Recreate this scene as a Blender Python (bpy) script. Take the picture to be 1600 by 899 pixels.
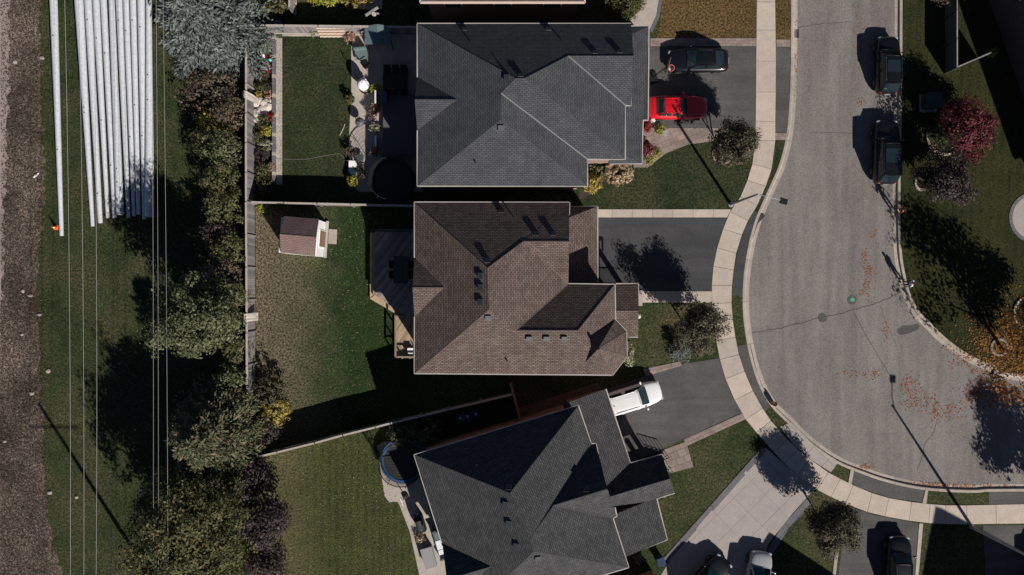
import bpy, math, random
import numpy as np
from mathutils import Vector, Matrix
random.seed(7); rng = np.random.default_rng(7)
for o in list(bpy.data.objects): bpy.data.objects.remove(o)
S = bpy.context.scene; C = S.collection
R = math.radians
# ---------------------------------------------------------------- camera, sky, sun, exposure
CAMZ = 64.0; PXM = 20.0                      # camera height, photograph pixels per metre on the ground
cam = bpy.data.cameras.new('camera'); co = bpy.data.objects.new('camera', cam); C.objects.link(co)
cam.sensor_width = 36; cam.lens = 36*CAMZ*PXM/1600; cam.clip_end = 2000; cam.clip_start = .5
co.location = (0, 0, CAMZ); S.camera = co
SUN_EL = 33.2; SUN_DIR = Vector((.545*math.cos(R(SUN_EL)), -.84*math.cos(R(SUN_EL)), math.sin(R(SUN_EL)))).normalized()
wd = bpy.data.worlds.new('World'); S.world = wd; wd.use_nodes = True
wn = wd.node_tree; sky = wn.nodes.new('ShaderNodeTexSky'); sky.sky_type = 'NISHITA'; sky.sun_disc = False
sky.sun_elevation = R(SUN_EL); sky.sun_rotation = math.atan2(SUN_DIR.x, SUN_DIR.y); sky.altitude = 200
sky.air_density = .5; sky.dust_density = .2; sky.ozone_density = 1.0
wn.nodes['Background'].inputs['Strength'].default_value = .05
wn.links.new(sky.outputs[0], wn.nodes['Background'].inputs[0])
sl = bpy.data.lights.new('sun', 'SUN'); sl.energy = 5.0; sl.angle = R(.55); sl.color = (1, .945, .87)
so = bpy.data.objects.new('sun', sl); C.objects.link(so)
so.rotation_euler = (-SUN_DIR).to_track_quat('-Z', 'Y').to_euler(); so.location = SUN_DIR*100
S.view_settings.view_transform = 'Standard'; S.view_settings.look = 'None'
S.view_settings.exposure = 0.3; S.view_settings.gamma = 1.0; S.view_settings.use_curve_mapping = False
# ---------------------------------------------------------------- helpers
def ab(p): return ((p[0]-800)/PXM, (449.5-p[1])/PXM)
def Wp(p, z=0.):                             # seen pixel + height -> world point
    a, b = ab(p); k = 1-z/CAMZ; return Vector((a*k, b*k, z))
def Gp(p, z=0.):                             # plan (ground) pixel, lifted straight up to z
    a, b = ab(p); return Vector((a, b, z))
def zo(p, p0, d, t, z0=5.36):                # height where the view ray meets the roof plane rising from an eave
    a, b = ab(p); P = Wp(p0, z0); s = a*d[0]+b*d[1]
    return (z0+t*(s-P.x*d[0]-P.y*d[1]))/(1+t*s/CAMZ)
def tof(p, z, p0, d, z0=5.36):
    X = Wp(p, z); P = Wp(p0, z0); return (z-z0)/((X.x-P.x)*d[0]+(X.y-P.y)*d[1])
def thing(name, label, cat, loc=(0, 0, 0), rz=0, group=None):
    o = bpy.data.objects.new(name, None); C.objects.link(o); o.empty_display_size = .3
    o.location = loc; o.rotation_euler = (0, 0, rz); return tag(o, label, cat, group)
def tag(o, label=None, cat=None, group=None, kind=None):
    if label: o['label'] = label
    if cat: o['category'] = cat
    if group: o['group'] = group
    if kind: o['kind'] = kind
    return o
def link(name, me, mat, parent=None, world=False, smooth=False):
    o = bpy.data.objects.new(name, me); C.objects.link(o)
    if mat is not None and len(me.materials) == 0: me.materials.append(mat)
    if smooth: me.polygons.foreach_set('use_smooth', [True]*len(me.polygons))
    if parent is not None:
        o.parent = parent
        if world: o.location = -parent.location
    return o
class MB:
    def __init__(s): s.v = []; s.f = []
    def add(s, vs, fs):
        n = len(s.v); s.v += [tuple(v) for v in vs]; s.f += [tuple(i+n for i in f) for f in fs]; return s
    def box(s, c, d, rz=0, taper=1., ry=0, rx=0):
        M = Matrix.Rotation(rz, 3, 'Z') @ Matrix.Rotation(ry, 3, 'Y') @ Matrix.Rotation(rx, 3, 'X'); vs = []
        for k in (-.5, .5):
            q = taper if k > 0 else 1
            for i, j in ((-.5, -.5), (.5, -.5), (.5, .5), (-.5, .5)):
                vs.append(Vector(c)+M @ Vector((i*d[0]*q, j*d[1]*q, k*d[2])))
        return s.add(vs, [(3, 2, 1, 0), (4, 5, 6, 7), (0, 1, 5, 4), (1, 2, 6, 5), (2, 3, 7, 6), (3, 0, 4, 7)])
    def beam(s, a, b, w, h):
        a = Vector(a); b = Vector(b); d = b-a; L = d.length
        if L < 1e-5: return s
        x = d/L; y = Vector((0, 0, 1)).cross(x)
        if y.length < 1e-4: y = Vector((0, 1, 0))
        y.normalize(); z = x.cross(y); vs = []
        for e in (a, b):
            for i, j in ((-.5, -.5), (.5, -.5), (.5, .5), (-.5, .5)): vs.append(e+y*i*w+z*j*h)
        return s.add(vs, [(0, 1, 2, 3)[::-1], (4, 5, 6, 7), (0, 1, 5, 4), (1, 2, 6, 5), (2, 3, 7, 6), (3, 0, 4, 7)])
    def prism(s, poly, z0, z1):
        if area(poly) < 0: poly = poly[::-1]
        n = len(poly); vs = [(p[0], p[1], z0) for p in poly]+[(p[0], p[1], z1) for p in poly]
        return s.add(vs, [tuple(range(n))[::-1], tuple(range(n, 2*n))]+[(i, (i+1) % n, n+(i+1) % n, n+i) for i in range(n)])
    def tube(s, pts, rad, n=8, cap=True):
        pts = [Vector(p) for p in pts]; m = len(pts)
        if not hasattr(rad, '__len__'): rad = [rad]*m
        n0 = len(s.v)
        for i, p in enumerate(pts):
            d = (pts[min(i+1, m-1)]-pts[max(i-1, 0)]).normalized()
            u = d.cross(Vector((0, 0, 1)))
            if u.length < .05: u = d.cross(Vector((1, 0, 0)))
            u.normalize(); w = d.cross(u)
            for k in range(n):
                t = 2*math.pi*k/n; s.v.append(tuple(p+(u*math.cos(t)+w*math.sin(t))*rad[i]))
        for i in range(m-1):
            for k in range(n):
                a = n0+i*n+k; b = n0+i*n+(k+1) % n; s.f.append((a, b, b+n, a+n))
        if cap:
            s.f.append(tuple(range(n0, n0+n))[::-1]); s.f.append(tuple(range(n0+(m-1)*n, n0+m*n)))
        return s
    def ball(s, c, r, nu=12, nv=8, jit=0.):
        if not hasattr(r, '__len__'): r = (r, r, r)
        c = Vector(c); n0 = len(s.v)
        for j in range(1, nv):
            for i in range(nu):
                t = 2*math.pi*i/nu; f = math.pi*j/nv; q = 1+random.uniform(-jit, jit)
                s.v.append(tuple(c+Vector((r[0]*math.sin(f)*math.cos(t), r[1]*math.sin(f)*math.sin(t), r[2]*math.cos(f)))*q))
        t = len(s.v); s.v.append(tuple(c+Vector((0, 0, r[2])))); s.v.append(tuple(c-Vector((0, 0, r[2]))))
        for i in range(nu):
            k = (i+1) % nu
            s.f.append((t, n0+i, n0+k)); s.f.append((t+1, n0+(nv-2)*nu+k, n0+(nv-2)*nu+i))
            for j in range(nv-2): s.f.append((n0+j*nu+i, n0+(j+1)*nu+i, n0+(j+1)*nu+k, n0+j*nu+k))
        return s
    def disc(s, c, r, z0, z1, n=24): return s.prism([(c[0]+r*math.cos(2*math.pi*i/n), c[1]+r*math.sin(2*math.pi*i/n)) for i in range(n)], z0, z1)
    def ring(s, c, r0, r1, z0, z1, n=32, a0=0, a1=2*math.pi):
        full = abs(a1-a0-2*math.pi) < 1e-6; m = n if full else n+1; n0 = len(s.v)
        for i in range(m):
            t = a0+(a1-a0)*i/n
            for r, z in ((r0, z0), (r1, z0), (r1, z1), (r0, z1)): s.v.append((c[0]+r*math.cos(t), c[1]+r*math.sin(t), z))
        for i in range(n):
            a = n0+4*i; b = n0+4*((i+1) % m)
            for k in range(4): s.f.append((a+k, b+k, b+(k+1) % 4, a+(k+1) % 4)[::-1])
        if not full: s.f.append((n0, n0+1, n0+2, n0+3)); e = n0+4*n; s.f.append((e+3, e+2, e+1, e))
        return s
    def mesh(s, name='m'):
        me = bpy.data.meshes.new(name); me.from_pydata(s.v, [], s.f); me.update(); return me
    def build(s, name, mat, parent=None, world=False, smooth=False): return link(name, s.mesh(name), mat, parent, world, smooth)
def area(p): return .5*sum(p[i][0]*p[(i+1) % len(p)][1]-p[(i+1) % len(p)][0]*p[i][1] for i in range(len(p)))
def inset(poly, d):
    if area(poly) < 0: poly = poly[::-1]
    n = len(poly); out = []
    for i in range(n):
        a, b, c = Vector(poly[i-1][:2]), Vector(poly[i][:2]), Vector(poly[(i+1) % n][:2])
        e1 = (b-a).normalized(); e2 = (c-b).normalized(); n1 = Vector((-e1.y, e1.x)); n2 = Vector((-e2.y, e2.x))
        k = 1+n1.dot(n2)
        out.append(tuple(b+(n1+n2)*(d/max(k, .3))))
    return out
def clip(poly, n, c):                        # keep the side with n.p <= c
    out = []
    for i in range(len(poly)):
        a, b = poly[i-1], poly[i]; da = n[0]*a[0]+n[1]*a[1]-c; db = n[0]*b[0]+n[1]*b[1]-c
        if da*db < 0: t = da/(da-db); out.append((a[0]+(b[0]-a[0])*t, a[1]+(b[1]-a[1])*t))
        if db <= 0: out.append((b[0], b[1]))
    return out
def pieces(poly, ang, w, l, gap, stagger=0., phase=0.):   # cut an outline into boards or slabs
    u = (math.cos(ang), math.sin(ang)); v = (-u[1], u[0]); res = []
    pv = [p[0]*v[0]+p[1]*v[1] for p in poly]; pu = [p[0]*u[0]+p[1]*u[1] for p in poly]
    y = min(pv)+phase*w; r = 0
    while y < max(pv):
        s = clip(clip(poly, v, y+w-gap), (-v[0], -v[1]), -y)
        if len(s) > 2:
            if l is None: res.append(s)
            else:
                x = min(pu)-(r % 2)*stagger*l
                while x < max(pu):
                    q = clip(clip(s, u, x+l-gap), (-u[0], -u[1]), -x)
                    if len(q) > 2 and abs(area(q)) > .004: res.append(q)
                    x += l
        y += w; r += 1
    return res
def gpoly(pts): return [tuple(Gp(p)[:2]) for p in pts]
def resample(pts, step):
    P = [Vector(p) for p in pts]; out = [P[0]]; acc = 0; fine = []
    for i in range(len(P)-1):                # Catmull-Rom through the points
        p0, p1, p2, p3 = P[max(i-1, 0)], P[i], P[i+1], P[min(i+2, len(P)-1)]
        for k in range(24):
            t = k/24; fine.append(.5*((2*p1)+(-p0+p2)*t+(2*p0-5*p1+4*p2-p3)*t*t+(-p0+3*p1-3*p2+p3)*t**3))
    fine.append(P[-1])
    for a, b in zip(fine, fine[1:]):
        acc += (b-a).length
        if acc >= step: out.append(b); acc = 0
    if (out[-1]-fine[-1]).length > step*.3: out.append(fine[-1])
    else: out[-1] = fine[-1]
    return out
# ---------------------------------------------------------------- materials
class NT:
    def __init__(s, name, rough=.8, spec=.3, metal=0.):
        s.m = bpy.data.materials.new(name); s.m.use_nodes = True; s.nt = s.m.node_tree; s.b = s.nt.nodes['Principled BSDF']
        s.b.inputs['Roughness'].default_value = rough; s.b.inputs['Specular IOR Level'].default_value = spec; s.b.inputs['Metallic'].default_value = metal
        s._c = None
    def n(s, t): return s.nt.nodes.new(t)
    def L(s, a, b): s.nt.links.new(a, b)
    def coord(s, kind='Object', scale=(1, 1, 1), rot=(0, 0, 0)):
        c = s.n('ShaderNodeTexCoord'); m = s.n('ShaderNodeMapping'); m.inputs['Scale'].default_value = scale; m.inputs['Rotation'].default_value = rot
        s.L(c.outputs[kind], m.inputs[0]); return m.outputs[0]
    def noise(s, scale, detail=3, vec=None, rough=.55, dist=0.):
        n = s.n('ShaderNodeTexNoise'); n.inputs['Scale'].default_value = scale; n.inputs['Detail'].default_value = detail
        n.inputs['Roughness'].default_value = rough; n.inputs['Distortion'].default_value = dist
        if vec is None:
            if s._c is None: s._c = s.coord()
            vec = s._c
        s.L(vec, n.inputs['Vector']); return n.outputs['Fac']
    def ramp(s, fac, stops):
        r = s.n('ShaderNodeValToRGB'); e = r.color_ramp.elements
        while len(e) < len(stops): e.new(.5)
        for k, (p, c) in enumerate(stops):
            e[k].position = p; e[k].color = (*c, 1) if hasattr(c, '__len__') else (c, c, c, 1)
        s.L(fac, r.inputs[0]); return r.outputs[0]
    def mix(s, fac, a, b, mode='MIX'):
        m = s.n('ShaderNodeMix'); m.data_type = 'RGBA'; m.blend_type = mode
        for x, i in ((fac, 0), (a, 6), (b, 7)):
            if hasattr(x, 'is_linked'): s.L(x, m.inputs[i])
            elif i == 0: m.inputs[0].default_value = x
            else: m.inputs[i].default_value = (*x, 1) if hasattr(x, '__len__') else (x, x, x, 1)
        return m.outputs[2]
    def color(s, c):
        if hasattr(c, 'is_linked'): s.L(c, s.b.inputs['Base Color'])
        else: s.b.inputs['Base Color'].default_value = (*c, 1)
        return s
    def bump(s, h, strength=.3, dist=.02):
        b = s.n('ShaderNodeBump'); b.inputs['Strength'].default_value = strength; b.inputs['Distance'].default_value = dist
        s.L(h, b.inputs['Height']); s.L(b.outputs[0], s.b.inputs['Normal']); return s
def mul(c, k): return tuple(x*k for x in c)
def plain(name, c, rough=.6, var=.18, scale=6., spec=.3, metal=0., bump=0.):
    t = NT(name, rough, spec, metal); f = t.noise(scale, 4)
    t.color(t.mix(f, mul(c, 1-var), mul(c, 1+var)))
    if bump: t.bump(t.noise(scale*4, 3), bump, .01)
    return t.m
def grass(name, dark, light, dry, dryness=.3, stripe=None, fine=6.5, grad=None):
    t = NT(name, .9, .15)
    f = t.noise(fine*1.15, 4, rough=.7); f2 = t.noise(fine*.4, 4, rough=.65); mid = t.noise(1.3, 3, rough=.6); big = t.noise(.22, 4, rough=.6)
    col = t.mix(t.ramp(f, [(.43, 0), (.57, 1)]), mul(dark, .25), mul(light, 1.6))
    col = t.mix(t.ramp(f2, [(.45, .55), (.6, 0)]), col, mul(dark, .5))
    col = t.mix(t.ramp(t.noise(fine*1.7, 1), [(.62, 0), (.74, .75)]), col, mul(light, 2.1))
    col = t.mix(t.ramp(mid, [(.42, 0), (.62, .55)]), col, mul(dark, .8))
    col = t.mix(1., col, t.ramp(t.noise(.55, 5, rough=.65), [(.34, .62), (.66, 1.0)]), 'MULTIPLY')
    dm = t.ramp(t.mix(.5, big, t.noise(4., 5, rough=.7)), [(.5-.25*dryness, 0), (.72-.25*dryness, 1)])
    if grad:                                  # worn side of the yard, by position on the ground
        sx = t.n('ShaderNodeSeparateXYZ'); t.L(t.coord(), sx.inputs[0])
        mr = t.n('ShaderNodeMapRange'); mr.inputs[1].default_value = grad[0]; mr.inputs[2].default_value = grad[1]; mr.inputs[3].default_value = 1; mr.inputs[4].default_value = 0
        wob = t.n('ShaderNodeMath'); wob.operation = 'MULTIPLY_ADD'; t.L(t.noise(.5, 6, rough=.7), wob.inputs[0]); wob.inputs[1].default_value = grad[2]; t.L(sx.outputs['X'], wob.inputs[2])
        t.L(wob.outputs[0], mr.inputs[0]); dm = t.mix(1., dm, t.ramp(mr.outputs[0], [(0, .04), (1, 1)]), 'MULTIPLY')
        dm = t.mix(.5, dm, t.ramp(mr.outputs[0], [(.3, 0), (1, .8)]), 'SCREEN')
    drycol = t.mix(t.ramp(t.noise(fine*1., 4, rough=.7), [(.42, 0), (.58, 1)]), mul(dry, .28), mul(dry, 1.55))
    col = t.mix(dm, col, drycol)
    if stripe:
        wv = t.n('ShaderNodeTexWave'); wv.inputs['Scale'].default_value = stripe[1]; wv.inputs['Distortion'].default_value = 1.2; wv.inputs['Detail'].default_value = 2
        t.L(t.coord(rot=(0, 0, stripe[0])), wv.inputs['Vector']); col = t.mix(t.ramp(wv.outputs['Fac'], [(.2, 0), (.8, stripe[2])]), col, mul(light, 1.1))
    t.color(col); t.bump(f, .7, .05); return t.m
def concrete(name, c, var=.12, rnd=.12, rough=.85):
    t = NT(name, rough, .25); oi = t.n('ShaderNodeObjectInfo')
    col = t.mix(t.ramp(t.noise(1.3, 6, rough=.7), [(.3, 0), (.7, 1)]), mul(c, 1-var), mul(c, 1+var))
    col = t.mix(t.ramp(t.noise(9, 3), [(.38, .4), (.56, 0)]), col, mul(c, .78))
    col = t.mix(oi.outputs['Random'], t.mix(1., col, 1-rnd, 'MULTIPLY'), t.mix(1., col, (1+rnd, 1+rnd*.8, 1+rnd*.6), 'MULTIPLY'))
    t.color(col); t.bump(t.noise(40, 4), .25, .008); return t.m
def asphalt(name, c, speck=.5, patch=.2, streak=(0, 1.1, .12)):
    t = NT(name, .88, .25)
    col = t.mix(t.ramp(t.noise(.35, 6, rough=.65), [(.3, 0), (.7, 1)]), mul(c, 1-patch), mul(c, 1+patch))
    col = t.mix(t.ramp(t.noise(9.5, 4, rough=.7), [(.40, 0), (.60, 1)]), t.mix(1., col, 1-speck*.4, 'MULTIPLY'), t.mix(1., col, 1+speck*.36, 'MULTIPLY'))
    col = t.mix(t.ramp(t.noise(1., 4, t.coord(scale=(streak[1], streak[2], 1), rot=(0, 0, streak[0])), rough=.6), [(.36, 0), (.64, 1)]), t.mix(1., col, .86, 'MULTIPLY'), t.mix(1., col, 1.14, 'MULTIPLY'))
    col = t.mix(t.ramp(t.noise(.9, 5, rough=.6, dist=.6), [(.28, .45), (.40, 0)]), col, mul(c, .62))
    col = t.mix(t.ramp(t.noise(2.2, 6, rough=.7, dist=1.), [(.62, 0), (.8, .35)]), col, mul(c, 1.5))
    t.color(col); t.bump(t.noise(60, 3), .4, .01); return t.m
def shingle(name, c1, c2, gap, bw=.30, rh=.145):
    t = NT(name, .9, .2); b = t.n('ShaderNodeTexBrick'); b.offset = .5; b.inputs['Scale'].default_value = 1
    b.inputs['Color1'].default_value = (*c1, 1); b.inputs['Color2'].default_value = (*c2, 1); b.inputs['Mortar'].default_value = (*gap, 1)
    b.inputs['Mortar Size'].default_value = .024; b.inputs['Mortar Smooth'].default_value = .3; b.inputs['Bias'].default_value = 0.
    b.inputs['Brick Width'].default_value = bw; b.inputs['Row Height'].default_value = rh
    uv = t.coord('UV'); t.L(uv, b.inputs['Vector'])
    col = t.mix(t.ramp(t.noise(.7, 5, uv), [(.3, 0), (.7, 1)]), t.mix(1., b.outputs['Color'], .86, 'MULTIPLY'), t.mix(1., b.outputs['Color'], 1.14, 'MULTIPLY'))
    col = t.mix(t.ramp(t.noise(1., 4, t.coord('UV', (2.2, .22, 1)), rough=.6), [(.42, .38), (.6, 0)]), col, t.mix(1., col, .72, 'MULTIPLY'))
    col = t.mix(t.ramp(t.noise(14, 3, uv), [(.38, .3), (.58, 0)]), col, gap)
    t.color(col)
    # each course steps down towards its lower edge
    sx = t.n('ShaderNodeSeparateXYZ'); t.L(uv, sx.inputs[0]); md = t.n('ShaderNodeMath'); md.operation = 'DIVIDE'; t.L(sx.outputs['Y'], md.inputs[0]); md.inputs[1].default_value = rh
    fr = t.n('ShaderNodeMath'); fr.operation = 'FRACT'; t.L(md.outputs[0], fr.inputs[0]); iv = t.n('ShaderNodeMath'); iv.operation = 'SUBTRACT'; iv.inputs[0].default_value = 1; t.L(fr.outputs[0], iv.inputs[1])
    t.bump(iv.outputs[0], .55, .03); return t.m
def brick(name, c1, c2, mortar):
    t = NT(name, .9, .2); b = t.n('ShaderNodeTexBrick'); b.inputs['Scale'].default_value = 1
    b.inputs['Color1'].default_value = (*c1, 1); b.inputs['Color2'].default_value = (*c2, 1); b.inputs['Mortar'].default_value = (*mortar, 1)
    b.inputs['Brick Width'].default_value = .25; b.inputs['Row Height'].default_value = .085; b.inputs['Mortar Size'].default_value = .008
    t.L(t.coord('UV'), b.inputs['Vector']); t.color(b.outputs['Color']); return t.m
def leaf(name, cols, rough=.65, trans=.25):
    t = NT(name, rough, .25); g = t.n('ShaderNodeNewGeometry'); n = len(cols)
    c = t.ramp(g.outputs['Random Per Island'], [(i/max(n-1, 1), x) for i, x in enumerate(cols)]); t.color(c)
    tr = t.n('ShaderNodeBsdfTranslucent'); t.L(c, tr.inputs['Color']); ms = t.n('ShaderNodeMixShader'); ms.inputs[0].default_value = trans
    t.L(t.b.outputs[0], ms.inputs[1]); t.L(tr.outputs[0], ms.inputs[2]); t.L(ms.outputs[0], t.nt.nodes['Material Output'].inputs['Surface']); return t.m
def paint(name, c, rough=.25, metal=.0, coat=.6):
    t = NT(name, rough, .5, metal); t.color(t.mix(t.noise(40, 2), mul(c, .95), mul(c, 1.05))); t.b.inputs['Coat Weight'].default_value = coat; t.b.inputs['Coat Roughness'].default_value = .05; return t.m
def glassy(name, c=(.012, .02, .025)):
    t = NT(name, .06, .6); t.color(t.mix(t.noise(2, 2), mul(c, .8), mul(c, 1.3))); return t.m
M = {}
M['lawn'] = grass('lawn_grass', (.019, .037, .009), (.040, .066, .018), (.075, .066, .034), .35)
M['lawn_top'] = grass('dense_lawn', (.016, .030, .010), (.031, .050, .017), (.055, .052, .026), .3)
M['lawn_mid'] = grass('worn_lawn', (.013, .034, .008), (.031, .060, .015), (.125, .102, .066), .9, grad=(-16.2, -9.6, 7.))
M['lawn_bot'] = grass('striped_lawn', (.036, .046, .013), (.070, .082, .026), (.135, .105, .062), .5, (.0, .55, .2), grad=(-17.5, -12.5, 3.))
M['lawn_row'] = grass('meadow_grass', (.020, .035, .011), (.040, .060, .020), (.070, .062, .033), .3)
M['lawn_dry'] = grass('autumn_grass', (.030, .030, .012), (.065, .055, .022), (.11, .07, .028), .75)
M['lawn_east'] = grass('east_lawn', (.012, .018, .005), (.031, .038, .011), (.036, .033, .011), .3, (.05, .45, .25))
M['weeds'] = grass('weedy_verge', (.036, .024, .017), (.072, .050, .037), (.22, .175, .145), .26, fine=7)
M['gravel'] = asphalt('gravel_track', (.27, .225, .205), .5, .25)
M['road'] = asphalt('road_asphalt', (.178, .161, .152), .5, .08)
M['drive'] = asphalt('sealed_asphalt', (.052, .052, .055), .35, .12, (0, .15, 1.))
M['drive_old'] = asphalt('old_asphalt', (.084, .079, .077), .4, .2, (-.3, .14, 1.3))
M['walk'] = concrete('sidewalk_concrete', (.45, .388, .335))
M['kerb'] = concrete('kerb_concrete', (.36, .315, .275), .2)
M['patio'] = concrete('patio_concrete', (.40, .35, .31), .15, .03)
M['pale_slab'] = concrete('stamped_concrete', (.34, .305, .285), .1, .04)
M['border_slab'] = concrete('dark_border', (.13, .125, .14), .15, .1)
M['paver'] = concrete('brown_paver', (.25, .20, .18), .2, .16)
M['paver_red'] = concrete('red_paver', (.12, .07, .055), .2, .16)
M['pebble'] = asphalt('pebble_path', (.37, .33, .29), .9, .1)
M['soil'] = plain('soil', (.05, .038, .03), .95, .5, 9, bump=.6)
M['stone'] = plain('verge_stone', (.30, .26, .23), .9, .35, 5)
M['rock'] = plain('pale_rock', (.5, .45, .40), .9, .35, 5, bump=.5)
M['joint'] = plain('joint_mortar', (.17, .15, .14), .9, .2)
M['sh_grey'] = shingle('grey_shingles', (.061, .064, .070), (.086, .090, .098), (.027, .028, .033))
M['sh_brown'] = shingle('brown_shingles', (.112, .082, .071), (.182, .141, .123), (.036, .025, .022))
M['sh_dark'] = shingle('charcoal_shingles', (.054, .054, .057), (.090, .090, .092), (.022, .022, .025))
M['cap_grey'] = plain('grey_cap', (.055, .056, .06), .9, .3, 12); M['cap_brown'] = plain('brown_cap', (.10, .07, .06), .9, .3, 12); M['cap_dark'] = plain('charcoal_cap', (.045, .045, .05), .9, .3, 12)
M['valley'] = plain('valley_metal', (.2, .2, .205), .45, .1, 3, metal=.5)
M['white'] = plain('white_trim', (.42, .39, .37), .5, .08); M['pinkish'] = plain('beige_trim', (.6, .48, .42), .5, .08)
M['brick_red'] = brick('red_brick', (.20, .085, .06), (.26, .12, .085), (.3, .27, .25)); M['brick_brown'] = brick('brown_brick', (.22, .13, .10), (.28, .18, .14), (.32, .29, .27))
M['brick_shade'] = brick('shade_darkened_brick', (.07, .045, .04), (.09, .06, .05), (.1, .09, .085))  # brick colour darkened to imitate the deep shade on the corner house wall
M['stucco'] = plain('pale_stucco', (.5, .42, .36), .9, .1)
M['vent'] = plain('vent_metal', (.05, .052, .055), .5, .15); M['vent_grey'] = plain('vent_grey', (.08, .087, .087), .5, .15); M['black'] = plain('black_metal', (.012, .012, .013), .5, .2); M['rubber'] = plain('rubber', (.018, .018, .018), .85, .2)
M['glass'] = glassy('dark_glass'); M['glass2'] = glassy('teal_glass', (.012, .032, .038))
M['chrome'] = plain('chrome', (.6, .6, .6), .15, .05, metal=1.); M['rim'] = plain('wheel_rim', (.25, .25, .26), .35, .1, metal=.8)
M['lamp'] = plain('headlamp', (.35, .37, .4), .08, .1); M['tail'] = plain('tail_lamp', (.13, .006, .006), .2, .1)
M['p_black'] = paint('black_paint', (.004, .005, .006), .3, 0, .25); M['p_navy'] = paint('dark_paint', (.005, .006, .009), .3, 0, .25); M['p_red'] = paint('red_paint', (.52, .008, .016)); M['p_white'] = paint('white_paint', (.74, .73, .73), .3); M['p_silver'] = paint('silver_paint', (.42, .42, .43), .3, .3)
M['bark'] = plain('bark', (.075, .058, .045), .95, .4, 8, bump=.6); M['wood_grey'] = concrete('weathered_wood', (.21, .195, .205), .2, .3); M['wood_cap'] = plain('pale_wood', (.38, .34, .30), .85, .25, 5)
M['deck'] = concrete('deck_wood', (.34, .26, .18), .25, .35)
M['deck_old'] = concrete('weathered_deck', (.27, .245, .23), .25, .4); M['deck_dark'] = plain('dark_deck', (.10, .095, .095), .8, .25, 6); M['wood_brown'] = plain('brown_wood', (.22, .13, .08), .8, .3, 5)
M['pole'] = plain('galvanised_pole', (.50, .515, .55), .7, .35, 5, bump=.3); M['wire'] = plain('aluminium_wire', (.26, .26, .25), .5, .1); M['lamp_grey'] = plain('concrete_pole', (.33, .32, .31), .8, .15)
M['orange'] = plain('orange_plastic', (.75, .12, .02), .5, .08); M['teal'] = plain('teal_cushion', (.11, .16, .17), .9, .15); M['turq'] = plain('turquoise_plastic', (.05, .55, .62), .5, .1); M['blue'] = plain('blue_vinyl', (.03, .085, .19), .55, .2); M['binblue'] = plain('blue_bin', (.012, .022, .09), .5, .1)
M['mat_black'] = plain('trampoline_mat', (.03, .03, .033), .9, .3, 3); M['net'] = plain('black_net', (.02, .02, .022), .9, .2); M['grey_box'] = plain('grey_resin', (.27, .26, .27), .6, .08); M['paper'] = plain('brown_paper', (.45, .33, .22), .9, .2)
M['green_metal'] = plain('green_box', (.03, .055, .05), .5, .2); M['rug'] = plain('speckled_rug', (.48, .43, .38), .95, .35, 12); M['shed_roof'] = shingle('shed_shingles', (.19, .125, .115), (.22, .15, .14), (.12, .08, .075))
M['iron'] = plain('cast_iron', (.085, .08, .077), .8, .3, 20, bump=.5); M['green_spray'] = plain('green_marking', (.08, .33, .22), .8, .3, 12); M['crack'] = plain('crack_filler', (.05, .046, .045), .9, .2); M['stain'] = asphalt('damp_asphalt', (.075, .07, .068), .5, .1); M['seam'] = asphalt('patched_asphalt', (.165, .149, .141), .5, .08)
M['white_hi'] = plain('white_plastic', (.8, .79, .78), .5, .05); M['pink'] = plain('faded_red', (.5, .13, .13), .6, .2); M['skin'] = plain('skin', (.42, .26, .19), .6, .08); M['hair'] = plain('hair', (.02, .014, .01), .7, .2)
M['denim'] = plain('denim', (.04, .06, .11), .9, .2); M['maroon'] = plain('maroon_cloth', (.12, .02, .025), .9, .2); M['dark_cloth'] = plain('dark_cloth', (.02, .02, .024), .9, .2); M['white_cloth'] = plain('white_cloth', (.72, .72, .76), .9, .06)
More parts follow.
